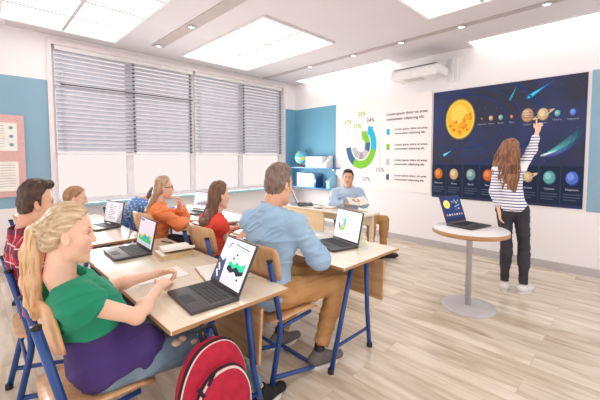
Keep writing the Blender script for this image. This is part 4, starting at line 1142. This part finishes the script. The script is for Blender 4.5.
def locks(name, chain, n, r, spread, m, root, loc, seed=1, wav=0.0, tip=.25, every=None):
    """separate strands of hair that follow a chain of points, each its own random path inside the tress"""
    rnd = random.Random(seed); mb = MB(); ch_ = [A(*c) for c in chain]
    for k in range(n):
        a_, rr_ = rnd.uniform(0, 2 * PI), math.sqrt(rnd.random()); ph = rnd.uniform(0, 6.28); cut = rnd.uniform(.78, 1.0); pts = []; rs = []
        m_ = 14
        for i in range(m_ + 1):
            t = i / m_ * cut * (len(ch_) - 1); j = min(int(t), len(ch_) - 2); q_ = t - j
            p0 = ch_[max(j - 1, 0)]; p1 = ch_[j]; p2 = ch_[j + 1]; p3 = ch_[min(j + 2, len(ch_) - 1)]
            c = .5 * ((2 * p1) + (-p0 + p2) * q_ + (2 * p0 - 5 * p1 + 4 * p2 - p3) * q_ ** 2 + (-p0 + 3 * p1 - 3 * p2 + p3) * q_ ** 3)
            tt = i / m_; jj = tt * (len(spread) - 1); j2 = min(int(jj), len(spread) - 2); s0, s1 = spread[j2], spread[j2 + 1]; fr = jj - j2
            sx = s0[0] + (s1[0] - s0[0]) * fr; sy = s0[1] + (s1[1] - s0[1]) * fr
            off = A(math.cos(a_) * rr_ * sx + wav * math.sin(tt * 13 + ph), math.sin(a_) * rr_ * sy + wav * math.cos(tt * 12 + ph * 1.7), 0)
            pts.append(tuple(c + off - A(*loc))); rs.append(r * (1 - (1 - tip) * max(0, (tt - .5) * 2) ** 1.5) * (.6 + .4 * min(1, tt * 5)))
        mb.tube(pts, r, 6, rr=rs)
    return mb.build(name, m, root)

# ------------------------------------------------------------------ figures
SK_F = skin('fair_skin', (246, 204, 178), (238, 188, 160)); SK_T = skin('tan_skin', (236, 186, 156), (224, 168, 138))
WHITE_RUBBER = mat('white_rubber', (236, 234, 232), .5)
jeans = mat('worn_blue_denim', (138, 162, 180), .8, rgb2=(84, 108, 128), scale=6, bump=.15, bscale=150, bdist=.001, lo=.3, hi=.7)
khaki = mat('tan_chino_cotton', (196, 150, 96), .8, rgb2=(184, 136, 84), scale=5, bump=.1, bscale=120, bdist=.001)
blueshirt = mat('light_blue_cotton', (168, 200, 226), .75, rgb2=(156, 190, 218), scale=5, bump=.1, bscale=120, bdist=.001)

# girl with ponytail
J = dict(neck=(-1.565, .225, .965), shR=(-1.425, .265, .885), shL=(-1.715, .275, .885), elR=(-1.455, .475, .752), wrR=(-1.655, .655, .775), elL=(-1.89, .49, .752), wrL=(-1.87, .73, .768),
         pelvis=(-1.625, .385, .545), hpR=(-1.535, .41, .54), hpL=(-1.715, .41, .54), knR=(-1.465, .80, .495), knL=(-1.72, .83, .495), anR=(-1.465, 1.13, .10), anL=(-1.72, 1.02, .10))
hc, hf, hs = (-1.55, .272, 1.121), (.36, 1, -.04), .240
root, loc, R, T, (s_, f, u) = person('blonde ponytailed person in a green and purple top leaning on the desk edge', J, hc, hf, hs, SK_F, b=.86, vox=.006, fine=.0032, neck_r=.041, slim=.88, deep=.78,
    eyes=dict(iris=(96, 130, 150), brow=(176, 136, 90), lips=(222, 132, 120)),
    hands=dict(R=dict(d=(-.55, .62, .02), n=(-.4, -.2, -1), l=(-.3, .5, .6), curl=(.75, .9, .6)), L=dict(d=(.30, .75, .08), n=(.5, -.1, -.8), l=(.7, 0, .5), curl=(.9, 1.0, .7))))
green = mat('green_jersey', (22, 150, 112), .8, rgb2=(16, 136, 100), scale=5, bump=.1, bscale=140, bdist=.001)
purple = mat('purple_jersey', (72, 50, 116), .85, rgb2=(62, 42, 104), scale=5, bump=.1, bscale=140, bdist=.001)
def lap(S):
    S.cap(A(-1.57, .40, .56), A(-1.54, .51, .552), .122, .108, .06); S.cap(A(-1.70, .40, .56), A(-1.70, .50, .562), .112, .092, .06)
    S.cutp(A(0, 0, .455), A(0, 0, -1)); S.cutp(A(0, 0, .84), A(0, 0, 1))
pvz = A(*J['pelvis'])
shirt(root, loc, J, purple, .84, .010, .12, name='purple_top', hem=(pvz - u * .12, -u), neck_open=.085, fold=.008, extra=lap, seed=3, bust=.004, belly=.012)
def topg(S): S.cutp(A(-1.55, .45, .73), A(0, .10, -1)); S.cap(A(*J['shR']), A(-1.425, .300, .850), .058, .070, .03, cut=True); S.cap(A(*J['shL']), A(-1.75, .32, .85), .057, .066, .03, cut=True)
shirt(root, loc, J, green, .82, .022, .12, name='green_top', hem=(A(0, 0, .68), A(0, 0, -1)), neck_open=.112, fold=.008, extra=topg, seed=8, neck_dir=u + f * .1, bust=.004)
trousers(root, loc, J, jeans, .92, .012, name='jeans', length=.90, fold=.007)
for x, y, z, rx, ry in ((-1.455, .640, .566, .024, .030), (-1.462, .672, .568, .020, .022), (-1.440, .715, .545, .014, .026), (-1.462, .765, .553, .018, .020)):
    MB().sphere((x - loc[0], y - loc[1], z - loc[2] + .004), (rx, ry, .014), 0, 16, 8).build('knee_rip', SK_F, root)
for q in 'RL': shoe(root, loc, J['an' + q], (0, 1), M['black'], WHITE_RUBBER, .98, high=True)
HB = haircol('blonde_hair', (232, 212, 176), (172, 138, 98), (70, 6, 70))
S = SDF(); hair_cap(S, hc, R, hs, .024, .88, front=((.14, 0, .22), (.74, 0, -.68)), nape=((-.20, 0, -.10), (.40, 0, -.90)))
tie = T(-.50, 0, .10)
S.cap(T(-.36, 0, .10), tie, .05, .022, .03); S.cap(T(-.30, .0, -.05), T(-.44, 0, .05), .055, .03, .04)
mesh_obj('hair', [S.mesh(.0032)], HB, root, loc, flow(.0075, tie))
S = SDF(); e = [tie, T(-.60, 0, .05), T(-.66, -.02, -.28), T(-.66, -.05, -.70), T(-.62, -.08, -1.05), T(-.58, -.08, -1.30)]
for a_, b_, r1, r2 in zip(e, e[1:], (.018, .026, .032, .031, .024), (.026, .032, .031, .024, .007)): S.cap(a_, b_, r1, r2, .02, flat=((1, 0, 0), 1.15))

mesh_obj('ponytail', [S.mesh(.0036)], haircol('blonde_tail', (240, 214, 172), (208, 148, 98), (70, 70, 5)), root, loc, strands(.008, (80, 80, 6), 5))
locks('ponytail_strands', e, 60, .0048, [(.012, .014), (.026, .028), (.032, .033), (.028, .030), (.012, .015)], MATS['blonde_tail'], root, loc, 4, .004)
MB().lathe([(.019, -.008), (.023, -.008), (.023, .008), (.019, .008)], c=[float(v) for v in (tie - np.array(loc) + A(0, .004, 0))], R=rotm(PI / 2, 0, 0), seg=18, capm=False).build('hair_tie', HB, root)

# boy in plaid
J = dict(neck=(-2.40, .215, 1.005), shR=(-2.230, .205, .925), shL=(-2.57, .205, .925), elR=(-2.185, .225, .635), wrR=(-2.24, .42, .60), elL=(-2.62, .21, .68), wrL=(-2.53, .43, .61),
         pelvis=(-2.42, .30, .545), hpR=(-2.33, .34, .535), hpL=(-2.52, .34, .535), knR=(-2.30, .78, .51), knL=(-2.56, .78, .51), anR=(-2.30, .82, .10), anL=(-2.56, .82, .10))
hc, hf, hs = (-2.385, .268, 1.160), (.08, 1, -.03), .262
root, loc, R, T, (s_, f, u) = person('dark-haired person in a red plaid shirt behind the ponytailed girl', J, hc, hf, hs, SK_T, b=.90, vox=.008, fine=.0042, male=True, neck_r=.050, slim=.86, deep=.70,
    eyes=dict(iris=(70, 50, 36), brow=(66, 44, 32), lips=(200, 120, 110)), hands=dict(R=dict(d=(0, 1, -.1), n=(0, 0, -1), l=(-1, 0, 0)), L=dict(d=(.2, 1, -.05), n=(0, 0, -1), l=(1, 0, 0))))
def plaid():
    m = bpy.data.materials.new('red_plaid_flannel'); m.use_nodes = True; nt = m.node_tree; N = nt.nodes; L = nt.links; p = N['Principled BSDF']; p.inputs['Roughness'].default_value = .85
    tc = N.new('ShaderNodeTexCoord'); sp = N.new('ShaderNodeSeparateXYZ'); L.new(tc.outputs['Object'], sp.inputs[0])
    def band(src, sc, ph, th):
        a = N.new('ShaderNodeMath'); a.operation = 'MULTIPLY_ADD'; a.inputs[1].default_value = sc; a.inputs[2].default_value = ph; L.new(src, a.inputs[0])
        b_ = N.new('ShaderNodeMath'); b_.operation = 'FRACT'; L.new(a.outputs[0], b_.inputs[0])
        c = N.new('ShaderNodeMath'); c.operation = 'LESS_THAN'; c.inputs[1].default_value = th; L.new(b_.outputs[0], c.inputs[0]); return c.outputs[0]
    ad = N.new('ShaderNodeMath'); ad.operation = 'ADD'; L.new(sp.outputs[0], ad.inputs[0]); L.new(sp.outputs[1], ad.inputs[1])
    col = None
    base = lin((196, 44, 58)) + (1,)
    for src, sc, ph, th, c, fac in ((sp.outputs[2], 11, 0, .36, (40, 44, 74), .62), (ad.outputs[0], 12, .2, .36, (40, 44, 74), .62), (sp.outputs[2], 11, .55, .07, (236, 220, 220), .75), (ad.outputs[0], 12, .7, .07, (236, 220, 220), .75)):
        mx = N.new('ShaderNodeMix'); mx.data_type = 'RGBA'; bd = band(src, sc, ph, th)
        mu = N.new('ShaderNodeMath'); mu.operation = 'MULTIPLY'; mu.inputs[1].default_value = fac; L.new(bd, mu.inputs[0]); L.new(mu.outputs[0], mx.inputs['Factor'])
        if col is None: mx.inputs['A'].default_value = base
        else: L.new(col, mx.inputs['A'])
        mx.inputs['B'].default_value = lin(c) + (1,); col = mx.outputs['Result']
    L.new(col, p.inputs['Base Color']); return m
PL = plaid()
shirt(root, loc, J, PL, .90, .012, .56, name='plaid_shirt', fold=.008, neck_open=.07, seed=11, wide=.006)
collar(root, loc, J, PL, 1.0, .070, .04, f, u)
trousers(root, loc, J, mat('dark_denim', (62, 66, 84), .8), .98, length=.95)
for q in 'RL': shoe(root, loc, J['an' + q], (0, 1), mat('grey_canvas', (110, 108, 110), .8), WHITE_RUBBER)
DB = haircol('dark_brown_hair', (92, 66, 48), (48, 34, 26), (40, 40, 24))
S = SDF(); hair_cap(S, hc, R, hs, .030, .86, front=((.10, 0, .16), (.86, 0, -.50)), nape=((-.20, 0, -.17), (.36, 0, -.93)))
S.ell(T(.12, 0, .41), A(.20, .21, .10) * hs, R, .02); S.cap(T(.26, .15, .36), T(.30, -.12, .40), .016, .014, .02)
for q in (-1, 1): S.cap(T(.03, q * .325, .10), T(.045, q * .325, -.03), .012, .007, .01)
mesh_obj('hair', [S.mesh(.004)], DB, root, loc, strands(.008, (70, 70, 50), 6))

# man in light blue shirt, seen from behind
J = dict(neck=(-1.655, 1.37, 1.085), shR=(-1.500, 1.445, .995), shL=(-1.835, 1.350, .985), elR=(-1.430, 1.585, .765), wrR=(-1.655, 1.77, .765), elL=(-2.00, 1.56, .765), wrL=(-1.90, 1.80, .755),
         pelvis=(-1.665, 1.355, .560), hpR=(-1.565, 1.40, .545), hpL=(-1.765, 1.40, .545), knR=(-1.485, 1.86, .51), knL=(-1.80, 1.90, .52), anR=(-1.475, 1.64, .105), anL=(-1.84, 1.60, .105))
hc, hf, hs = (-1.615, 1.415, 1.245), (-.03, 1, -.06), .272
root, loc, R, T, (s_, f, u) = person('short-haired person in a light blue shirt and tan trousers, seen from behind', J, hc, hf, hs, SK_T, b=.96, vox=.007, fine=.004, male=True, neck_r=.054, slim=.80, deep=.80,
    eyes=dict(iris=(80, 70, 60), brow=(110, 84, 66), lips=(200, 120, 110)),
    hands=dict(R=dict(d=(-.9, .35, -.10), n=(0, 0, -1), l=(0, 1, 0), curl=(.35, .5, .4)), L=dict(d=(.25, 1, -.05), n=(0, 0, -1), l=(1, 0, 0))))
shirt(root, loc, J, blueshirt, .94, .018, .96, name='shirt', fold=.013, neck_open=.066, seed=21, hem=(A(0, 0, .47), A(0, 0, -1)), wide=.008, vox=.0065)
collar(root, loc, J, blueshirt, .96, .066, .045, f, u)
trousers(root, loc, J, khaki, .98, .012, length=.90, fold=.010)
for q, tdir in (('R', (.25, 1)), ('L', (.1, 1))):
    shoe(root, loc, J['an' + q], tdir, mat('grey_suede', (116, 110, 108), .85), WHITE_RUBBER, 1.02)
    a_ = A(*J['an' + q]); MB().tube([tuple(a_ - A(*loc) + A(0, 0, -.03)), tuple(a_ - A(*loc) + A(0, .01, .04))], .036, 16).build('sock', M['cap'], root)
LB = haircol('light_brown_hair', (146, 126, 112), (98, 80, 68), (50, 50, 30))
S = SDF(); hair_cap(S, hc, R, hs, .026, .80, front=((.10, 0, .16), (.86, 0, -.50)), nape=((-.20, 0, -.22), (.30, 0, -.95)))
S.ell(T(.06, 0, .36), A(.24, .22, .14) * hs, R, .02)
for q in (-1, 1): S.cap(T(.03, q * .325, .10), T(.045, q * .325, -.03), .012, .007, .01)
mesh_obj('hair', [S.mesh(.004)], LB, root, loc, strands(.006, (80, 80, 55), 8))

# girl in red
def tresses(T, hs, m, root, loc, chain, wide, seed, n=46, r=.0062, wav=.006, rear=(.022, .022)):
    """a sheet of long hair: overlapping tresses side by side from crown to tip"""
    k = 0
    for y in (-1, -.5, 0, .5, 1):
        pts = [T(x + .10 * abs(y) * (1 if i < 2 else .3), y * w_, z) for i, (x, w_, z) in enumerate(zip([c[0] for c in chain], wide, [c[1] for c in chain]))]
        locks('hair_tress', pts, n, r, [(rear[0] * .7, rear[1] * .7)] + [rear] * 3 + [(rear[0] * .7, rear[1] * .7)], m, root, loc, seed + k, wav); k += 1
def under(S, T, chain, wide, r, k=.03):
    for y in (-1, -.5, 0, .5, 1):
        pts = [T(x + .10 * abs(y) * (1 if i < 2 else .3), y * w_ * .96, z) for i, (x, w_, z) in enumerate(zip([c[0] for c in chain], wide, [c[1] for c in chain]))]
        for a_, b_ in zip(pts[:-1], pts[1:]): S.cap(a_, b_, r, r * .85, k)
J = dict(neck=(-2.495, 1.465, .945), shR=(-2.345, 1.425, .870), shL=(-2.645, 1.455, .870), elR=(-2.325, 1.50, .665), wrR=(-2.335, 1.66, .80), elL=(-2.60, 1.62, .755), wrL=(-2.42, 1.70, .81),
         pelvis=(-2.43, 1.37, .53), hpR=(-2.34, 1.40, .525), hpL=(-2.52, 1.40, .525), knR=(-2.36, 1.80, .505), knL=(-2.60, 1.80, .505), anR=(-2.36, 1.82, .10), anL=(-2.60, 1.82, .10))
hc, hf, hs = (-2.49, 1.505, 1.095), (.15, 1, -.02), .236
root, loc, R, T, (s_, f, u) = person('long brown-haired person in a coral red top beside the man in light blue', J, hc, hf, hs, SK_F, b=.80, vox=.008, fine=.0045, neck_r=.042, slim=.92, deep=.82,
    eyes=dict(iris=(90, 70, 50), brow=(110, 78, 56), lips=(214, 110, 104)),
    hands=dict(R=dict(d=(0, .3, 1), n=(-1, 0, 0), l=(0, -1, .3), curl=(.7, .9, .6)), L=dict(d=(.3, .0, 1), n=(1, 0, 0), l=(0, -1, .3), curl=(.7, .9, .6))))
redm = mat('coral_red_jersey', (240, 84, 66), .8, rgb2=(230, 70, 56), scale=5)
shirt(root, loc, J, redm, .80, .012, .15, name='red_top', fold=.006, neck_open=.08, seed=31, bust=.006)
trousers(root, loc, J, mat('dark_denim', (62, 66, 84), .8), .9)
for q in 'RL': shoe(root, loc, J['an' + q], (0, 1), mat('grey_canvas', (110, 108, 110), .8), WHITE_RUBBER, .9)
BH = haircol('chestnut_hair', (138, 98, 70), (84, 56, 40), (60, 60, 5))
S = SDF(); hair_cap(S, hc, R, hs, .035, .92, front=((.13, 0, .20), (.88, 0, -.44)), nape=None, ears=False)
ch = [(-.22, .25), (-.36, -.15), (-.48, -.60), (-.66, -.95), (-.70, -1.25)]; wd = [.20, .28, .32, .34, .32]; under(S, T, ch, wd, .022); tresses(T, hs, BH, root, loc, ch, wd, 100)
mesh_obj('hair', [S.mesh(.0045)], BH, root, loc, strands(.009, (70, 70, 6), 12))

# girl in orange
J = dict(neck=(-3.40, 1.345, .955), shR=(-3.235, 1.305, .880), shL=(-3.55, 1.375, .880), elR=(-3.17, 1.44, .755), wrR=(-3.28, 1.61, .755), elL=(-3.42, 1.62, .765), wrL=(-3.335, 1.535, .925),
         pelvis=(-3.38, 1.26, .53), hpR=(-3.29, 1.30, .525), hpL=(-3.48, 1.32, .525), knR=(-3.22, 1.70, .505), knL=(-3.45, 1.75, .505), anR=(-3.22, 1.74, .10), anL=(-3.45, 1.78, .10))
hc, hf, hs = (-3.385, 1.405, 1.110), (.42, 1, .02), .238
root, loc, R, T, (s_, f, u) = person('person with glasses and long fair hair in an orange top, chin on one hand', J, hc, hf, hs, SK_F, b=.88, vox=.008, fine=.0045, neck_r=.042, slim=.92, deep=.82,
    eyes=dict(iris=(90, 100, 110), brow=(150, 116, 84), lips=(214, 120, 110)),
    hands=dict(R=dict(d=(.2, 1, -.05), n=(0, 0, -1), l=(-1, 0, 0)), L=dict(d=(.35, -.15, 1), n=(0, -1, .1), l=(1, 0, 0), curl=(.6, .8, .5))))
orm = mat('orange_jersey', (250, 150, 92), .8, rgb2=(244, 138, 80), scale=5)
shirt(root, loc, J, orm, .84, .014, .86, name='orange_top', fold=.011, neck_open=.08, seed=41, wide=.010, belly=.01, bust=.006)
trousers(root, loc, J, M['black'], .94)
for q in 'RL': shoe(root, loc, J['an' + q], (0, 1), M['black'], WHITE_RUBBER, .9)
S = SDF(); hair_cap(S, hc, R, hs, .03, .92, front=((.13, 0, .20), (.88, 0, -.44)), nape=None, ears=False)
OH = haircol('ash_blonde_hair', (214, 186, 150), (150, 118, 88), (60, 60, 5))
ch = [(-.22, .25), (-.40, -.10), (-.62, -.55), (-.86, -.95), (-.92, -1.20)]; wd = [.18, .24, .24, .24, .20]; under(S, T, ch, wd, .020); tresses(T, hs, OH, root, loc, ch, wd, 200)
mesh_obj('hair', [S.mesh(.0045)], OH, root, loc, strands(.008, (70, 70, 6), 14))
g = MB(); RMh = Matrix(R.tolist())
for y in (-1, 1):
    pts = []
    for k in range(16):
        a_ = 2 * PI * k / 16; q = T(.40, y * .135 + .085 * math.cos(a_), .0 + .065 * math.sin(a_)) - np.array(loc); pts.append(tuple(q))
    g.tube(pts, .0024, 6, closed=True); g.tube([tuple(T(.38, y * .22, .02) - np.array(loc)), tuple(T(.0, y * .35, .02) - np.array(loc))], .0024, 6)
g.tube([tuple(T(.41, -.05, .01) - np.array(loc)), tuple(T(.41, .05, .01) - np.array(loc))], .0024, 6); g.build('glasses', M['cap'], root)

# boy in dotted blue shirt
J = dict(neck=(-4.13, 1.43, .90), shR=(-3.97, 1.42, .850), shL=(-4.30, 1.42, .850), elR=(-3.90, 1.60, .765), wrR=(-4.0, 1.80, .750), elL=(-4.42, 1.60, .765), wrL=(-4.25, 1.80, .750),
         pelvis=(-4.22, 1.24, .53), hpR=(-4.13, 1.28, .525), hpL=(-4.32, 1.28, .525), knR=(-4.1, 1.70, .505), knL=(-4.34, 1.70, .505), anR=(-4.1, 1.72, .10), anL=(-4.34, 1.72, .10))
hc, hf, hs = (-4.03, 1.58, .945), (.2, 1, -.35), .22
root, loc, R, T, (s_, f, u) = person('dark-haired person in a dotted blue shirt bowed over the desk by the windows', J, hc, hf, hs, SK_T, b=.94, vox=.010, fine=.006, male=True,
    eyes=dict(iris=(60, 50, 40), brow=(60, 44, 36)), hands=dict(R=dict(d=(-.2, 1, -.05), n=(0, 0, -1), l=(-1, 0, 0)), L=dict(d=(.3, 1, -.05), n=(0, 0, -1), l=(1, 0, 0))))
def dots():
    m = bpy.data.materials.new('dotted_blue_cotton'); m.use_nodes = True; nt = m.node_tree; N = nt.nodes; L = nt.links; p = N['Principled BSDF']; p.inputs['Roughness'].default_value = .8
    tc = N.new('ShaderNodeTexCoord'); vo = N.new('ShaderNodeTexVoronoi'); vo.inputs['Scale'].default_value = 34; vo.inputs['Randomness'].default_value = .25; L.new(tc.outputs['Object'], vo.inputs['Vector'])
    cr = N.new('ShaderNodeValToRGB'); cr.color_ramp.elements[0].position = .30; cr.color_ramp.elements[0].color = lin((220, 232, 248)) + (1,); cr.color_ramp.elements[1].position = .36; cr.color_ramp.elements[1].color = lin((96, 138, 206)) + (1,)
    L.new(vo.outputs['Distance'], cr.inputs['Fac']); L.new(cr.outputs['Color'], p.inputs['Base Color']); return m
shirt(root, loc, J, dots(), .94, .022, .9, name='dotted_shirt', fold=.006, neck_open=.07, seed=51, wide=.01, vox=.009)
trousers(root, loc, J, mat('dark_denim', (62, 66, 84), .8), .94, vox=.010)
for q in 'RL': shoe(root, loc, J['an' + q], (0, 1), mat('grey_canvas', (110, 108, 110), .8), WHITE_RUBBER, .9)
S = SDF(); hair_cap(S, hc, R, hs, .05, 1, front=((.10, 0, .16), (.86, 0, -.50)), nape=((-.20, 0, -.17), (.36, 0, -.93)))
mesh_obj('hair', [S.mesh(.005)], haircol('grey_brown_hair', (112, 98, 88), (64, 54, 48), (40, 40, 24)), root, loc, strands(.008, (70, 70, 50), 16))

# short-haired boy by the windows
J = dict(neck=(-3.93, .70, .885), shR=(-3.78, .66, .815), shL=(-4.08, .70, .815), elR=(-3.74, .78, .765), wrR=(-3.80, .93, .760), elL=(-4.14, .84, .765), wrL=(-4.05, 1.0, .750),
         pelvis=(-3.97, .50, .53), hpR=(-3.88, .53, .525), hpL=(-4.06, .53, .525), knR=(-3.85, .92, .505), knL=(-4.08, .92, .505), anR=(-3.85, .94, .10), anL=(-4.08, .94, .10))
J.update(elR=(-3.73, .60, .735), wrR=(-3.84, .70, .740), elL=(-4.15, .63, .735), wrL=(-4.04, .72, .740))
hc, hf, hs = (-3.915, .745, 1.012), (.40, 1, -.22), .225
root, loc, R, T, (s_, f, u) = person('person with short fair-brown hair bent over the desk nearest the pinboard', J, hc, hf, hs, SK_F, b=.88, vox=.010, fine=.005, male=True, neck_r=.045,
    eyes=dict(iris=(80, 90, 100), brow=(150, 110, 80)), hands=dict(R=dict(d=(-1, .3, .0), n=(0, 0, -1), l=(0, 1, 0)), L=dict(d=(1, .2, .0), n=(0, 0, -1), l=(0, 1, 0))))
shirt(root, loc, J, mat('pale_peach_cotton', (238, 206, 192), .8), .88, .018, .9, fold=.006, seed=61, vox=.009)
trousers(root, loc, J, mat('dark_denim', (62, 66, 84), .8), .88, vox=.010)
for q in 'RL': shoe(root, loc, J['an' + q], (0, 1), mat('grey_canvas', (110, 108, 110), .8), WHITE_RUBBER, .88)
S = SDF(); hair_cap(S, hc, R, hs, .035, 1, front=((.10, 0, .18), (.86, 0, -.50)), nape=((-.20, 0, -.12), (.36, 0, -.93)))
mesh_obj('hair', [S.mesh(.005)], haircol('fair_brown_hair', (190, 146, 106), (140, 100, 70), (40, 40, 24)), root, loc, strands(.005, (70, 70, 50), 18))

# teacher
J = dict(neck=(-2.955, 3.905, .975), shR=(-3.085, 3.785, .90), shL=(-2.835, 4.03, .90), elR=(-3.035, 3.665, .755), wrR=(-2.86, 3.75, .765), elL=(-2.735, 4.00, .755), wrL=(-2.72, 3.86, .775),
         pelvis=(-2.975, 3.955, .545), hpR=(-2.98, 3.88, .54), hpL=(-2.88, 4.02, .54), knR=(-2.61, 4.01, .515), knL=(-2.52, 4.19, .52), anR=(-2.61, 3.97, .105), anL=(-2.50, 4.13, .105))
hc, hf, hs = (-2.945, 3.895, 1.115), (.62, -.95, .03), .250
root, loc, R, T, (s_, f, u) = person('dark-haired adult person in a light blue shirt sitting at the teacher desk reading papers', J, hc, hf, hs, SK_T, b=.92, vox=.008, fine=.0045, male=True, neck_r=.052, slim=.9,
    eyes=dict(iris=(50, 40, 34), brow=(50, 36, 30), lips=(190, 110, 100)),
    hands=dict(R=dict(d=(.8, .35, .05), n=(.2, -.3, 1), l=(-.4, -.8, 0), curl=(.5, .6, .4)), L=dict(d=(-.15, -.9, .1), n=(-.6, 0, .8), l=(.8, 0, .2), curl=(.5, .6, .4))))
shirt(root, loc, J, mat('pale_blue_cotton', (192, 214, 236), .75, rgb2=(178, 204, 230), scale=5), .92, .014, .94, fold=.010, neck_open=.070, seed=71, wide=.008, hem=(A(0, 0, .49), A(0, 0, -1)))
collar(root, loc, J, MATS['pale_blue_cotton'], 1.0, .068, .04, f, u)
trousers(root, loc, J, khaki, .92, .012, length=.92, sit=False)
for q in 'RL': shoe(root, loc, J['an' + q], (.8, .5), M['cap'], M['cap'], 1.1)
S = SDF(); hair_cap(S, hc, R, hs, .035, .9, front=((.13, 0, .17), (.86, 0, -.50)), nape=((-.20, 0, -.17), (.36, 0, -.93)))
S.ell(T(.10, 0, .40), A(.26, .26, .11) * hs, R, .02)
for y_ in (-1, 1): S.cap(T(.06, y_ * .30, .18), T(.05, y_ * .315, -.02), .014, .007, .01)
mesh_obj('hair', [S.mesh(.005)], haircol('black_hair', (50, 40, 36), (26, 22, 20), (40, 40, 24)), root, loc, strands(.006, (70, 70, 50), 19))
pf = thing('paper_folder', 'white folded papers held by the seated adult at the teacher desk', 'papers', (-2.71, 3.80, .80), math.radians(60))
for sx in (-1, 1): MB().box((sx * .070, 0, .012), (.142, .20, .004), R=rotm(math.radians(24), sx * -.18, 0)).build('page', M['paper'], pf)
cs = copy_tree(chair0); cs.location = (-3.0, 3.97, 0); cs.rotation_euler = (0, 0, math.radians(-70)); cs['label'] = 'chair under the seated adult behind the teacher desk'

# standing girl
J = dict(neck=(-.955, 4.075, 1.365), shR=(-.862, 4.105, 1.295), shL=(-1.062, 4.055, 1.285), elR=(-.785, 4.195, 1.495), wrR=(-.748, 4.245, 1.705), elL=(-1.075, 4.005, 1.040), wrL=(-1.010, 3.975, .845),
         pelvis=(-.915, 4.065, .880), hpR=(-.835, 4.085, .850), hpL=(-.985, 4.045, .850), knR=(-.805, 4.11, .47), knL=(-.955, 4.065, .47), anR=(-.790, 4.06, .085), anL=(-.955, 4.02, .085))
hc, hf, hs = (-.955, 4.110, 1.495), (.25, 1, .05), .232
root, loc, R, T, (s_, f, u) = person('standing person in a striped top and dark jeans pointing at the planet poster', J, hc, hf, hs, SK_F, b=.78, vox=.007, fine=.0045, neck_r=.040, slim=.96, deep=.9,
    eyes=dict(), hands=dict(R=dict(d=(.06, .18, 1), n=(.2, 1, -.1), l=(-1, .2, 0), curl=(1.3, 1.4, 1.0), index=(.05, .08, .05)), L=dict(d=(.12, -.05, -1), n=(1, 0, 0), l=(0, 1, 0), curl=(.25, .3, .2))))
def stripes():
    m = bpy.data.materials.new('blue_striped_jersey'); m.use_nodes = True; nt = m.node_tree; N = nt.nodes; L = nt.links; p = N['Principled BSDF']; p.inputs['Roughness'].default_value = .8
    tc = N.new('ShaderNodeTexCoord'); sp = N.new('ShaderNodeSeparateXYZ'); L.new(tc.outputs['Object'], sp.inputs[0])
    a_ = N.new('ShaderNodeMath'); a_.operation = 'MULTIPLY'; a_.inputs[1].default_value = 1 / .030; L.new(sp.outputs[2], a_.inputs[0])
    b_ = N.new('ShaderNodeMath'); b_.operation = 'FRACT'; L.new(a_.outputs[0], b_.inputs[0])
    c = N.new('ShaderNodeMath'); c.operation = 'LESS_THAN'; c.inputs[1].default_value = .34; L.new(b_.outputs[0], c.inputs[0])
    z1 = N.new('ShaderNodeMath'); z1.operation = 'LESS_THAN'; z1.inputs[1].default_value = 1.285; L.new(sp.outputs[2], z1.inputs[0])
    z2 = N.new('ShaderNodeMath'); z2.operation = 'GREATER_THAN'; z2.inputs[1].default_value = 1.36; L.new(sp.outputs[2], z2.inputs[0])
    z = N.new('ShaderNodeMath'); z.operation = 'MAXIMUM'; L.new(z1.outputs[0], z.inputs[0]); L.new(z2.outputs[0], z.inputs[1])
    m_ = N.new('ShaderNodeMath'); m_.operation = 'MULTIPLY'; L.new(c.outputs[0], m_.inputs[0]); L.new(z.outputs[0], m_.inputs[1])
    mx = N.new('ShaderNodeMix'); mx.data_type = 'RGBA'; L.new(m_.outputs[0], mx.inputs['Factor']); mx.inputs['A'].default_value = lin((244, 242, 244)) + (1,); mx.inputs['B'].default_value = lin((62, 84, 140)) + (1,)
    L.new(mx.outputs['Result'], p.inputs['Base Color']); return m
shirt(root, loc, J, stripes(), .78, .010, .86, name='striped_top', fold=.004, neck_open=.07, seed=81, wide=.0, hem=(A(0, 0, .86), A(0, 0, -1)))
trousers(root, loc, J, mat('charcoal_denim', (62, 60, 70), .8, rgb2=(46, 44, 54), scale=8), .78, .010, name='jeans', length=.96, waist=.06, sit=False, fold=.006)
for q, td_ in (('R', (.30, .9)), ('L', (-.25, .9))): shoe(root, loc, J['an' + q], td_, WHITE_RUBBER, WHITE_RUBBER, .9)
S = SDF(); hair_cap(S, hc, R, hs, .045, .96, front=((.13, 0, .20), (.88, 0, -.44)), nape=None, ears=False)
WH = haircol('wavy_auburn_hair', (168, 118, 84), (96, 60, 42), (55, 55, 8))
ch = [(-.22, .25), (-.42, -.10), (-.52, -.65), (-.58, -1.20), (-.56, -1.80)]; wd = [.26, .38, .46, .48, .40]; under(S, T, ch, wd, .026); tresses(T, hs, WH, root, loc, ch, wd, 300, wav=.011, rear=(.028, .026))
mesh_obj('hair', [S.mesh(.0045)], WH, root, loc, strands(.012, (60, 60, 14), 22))
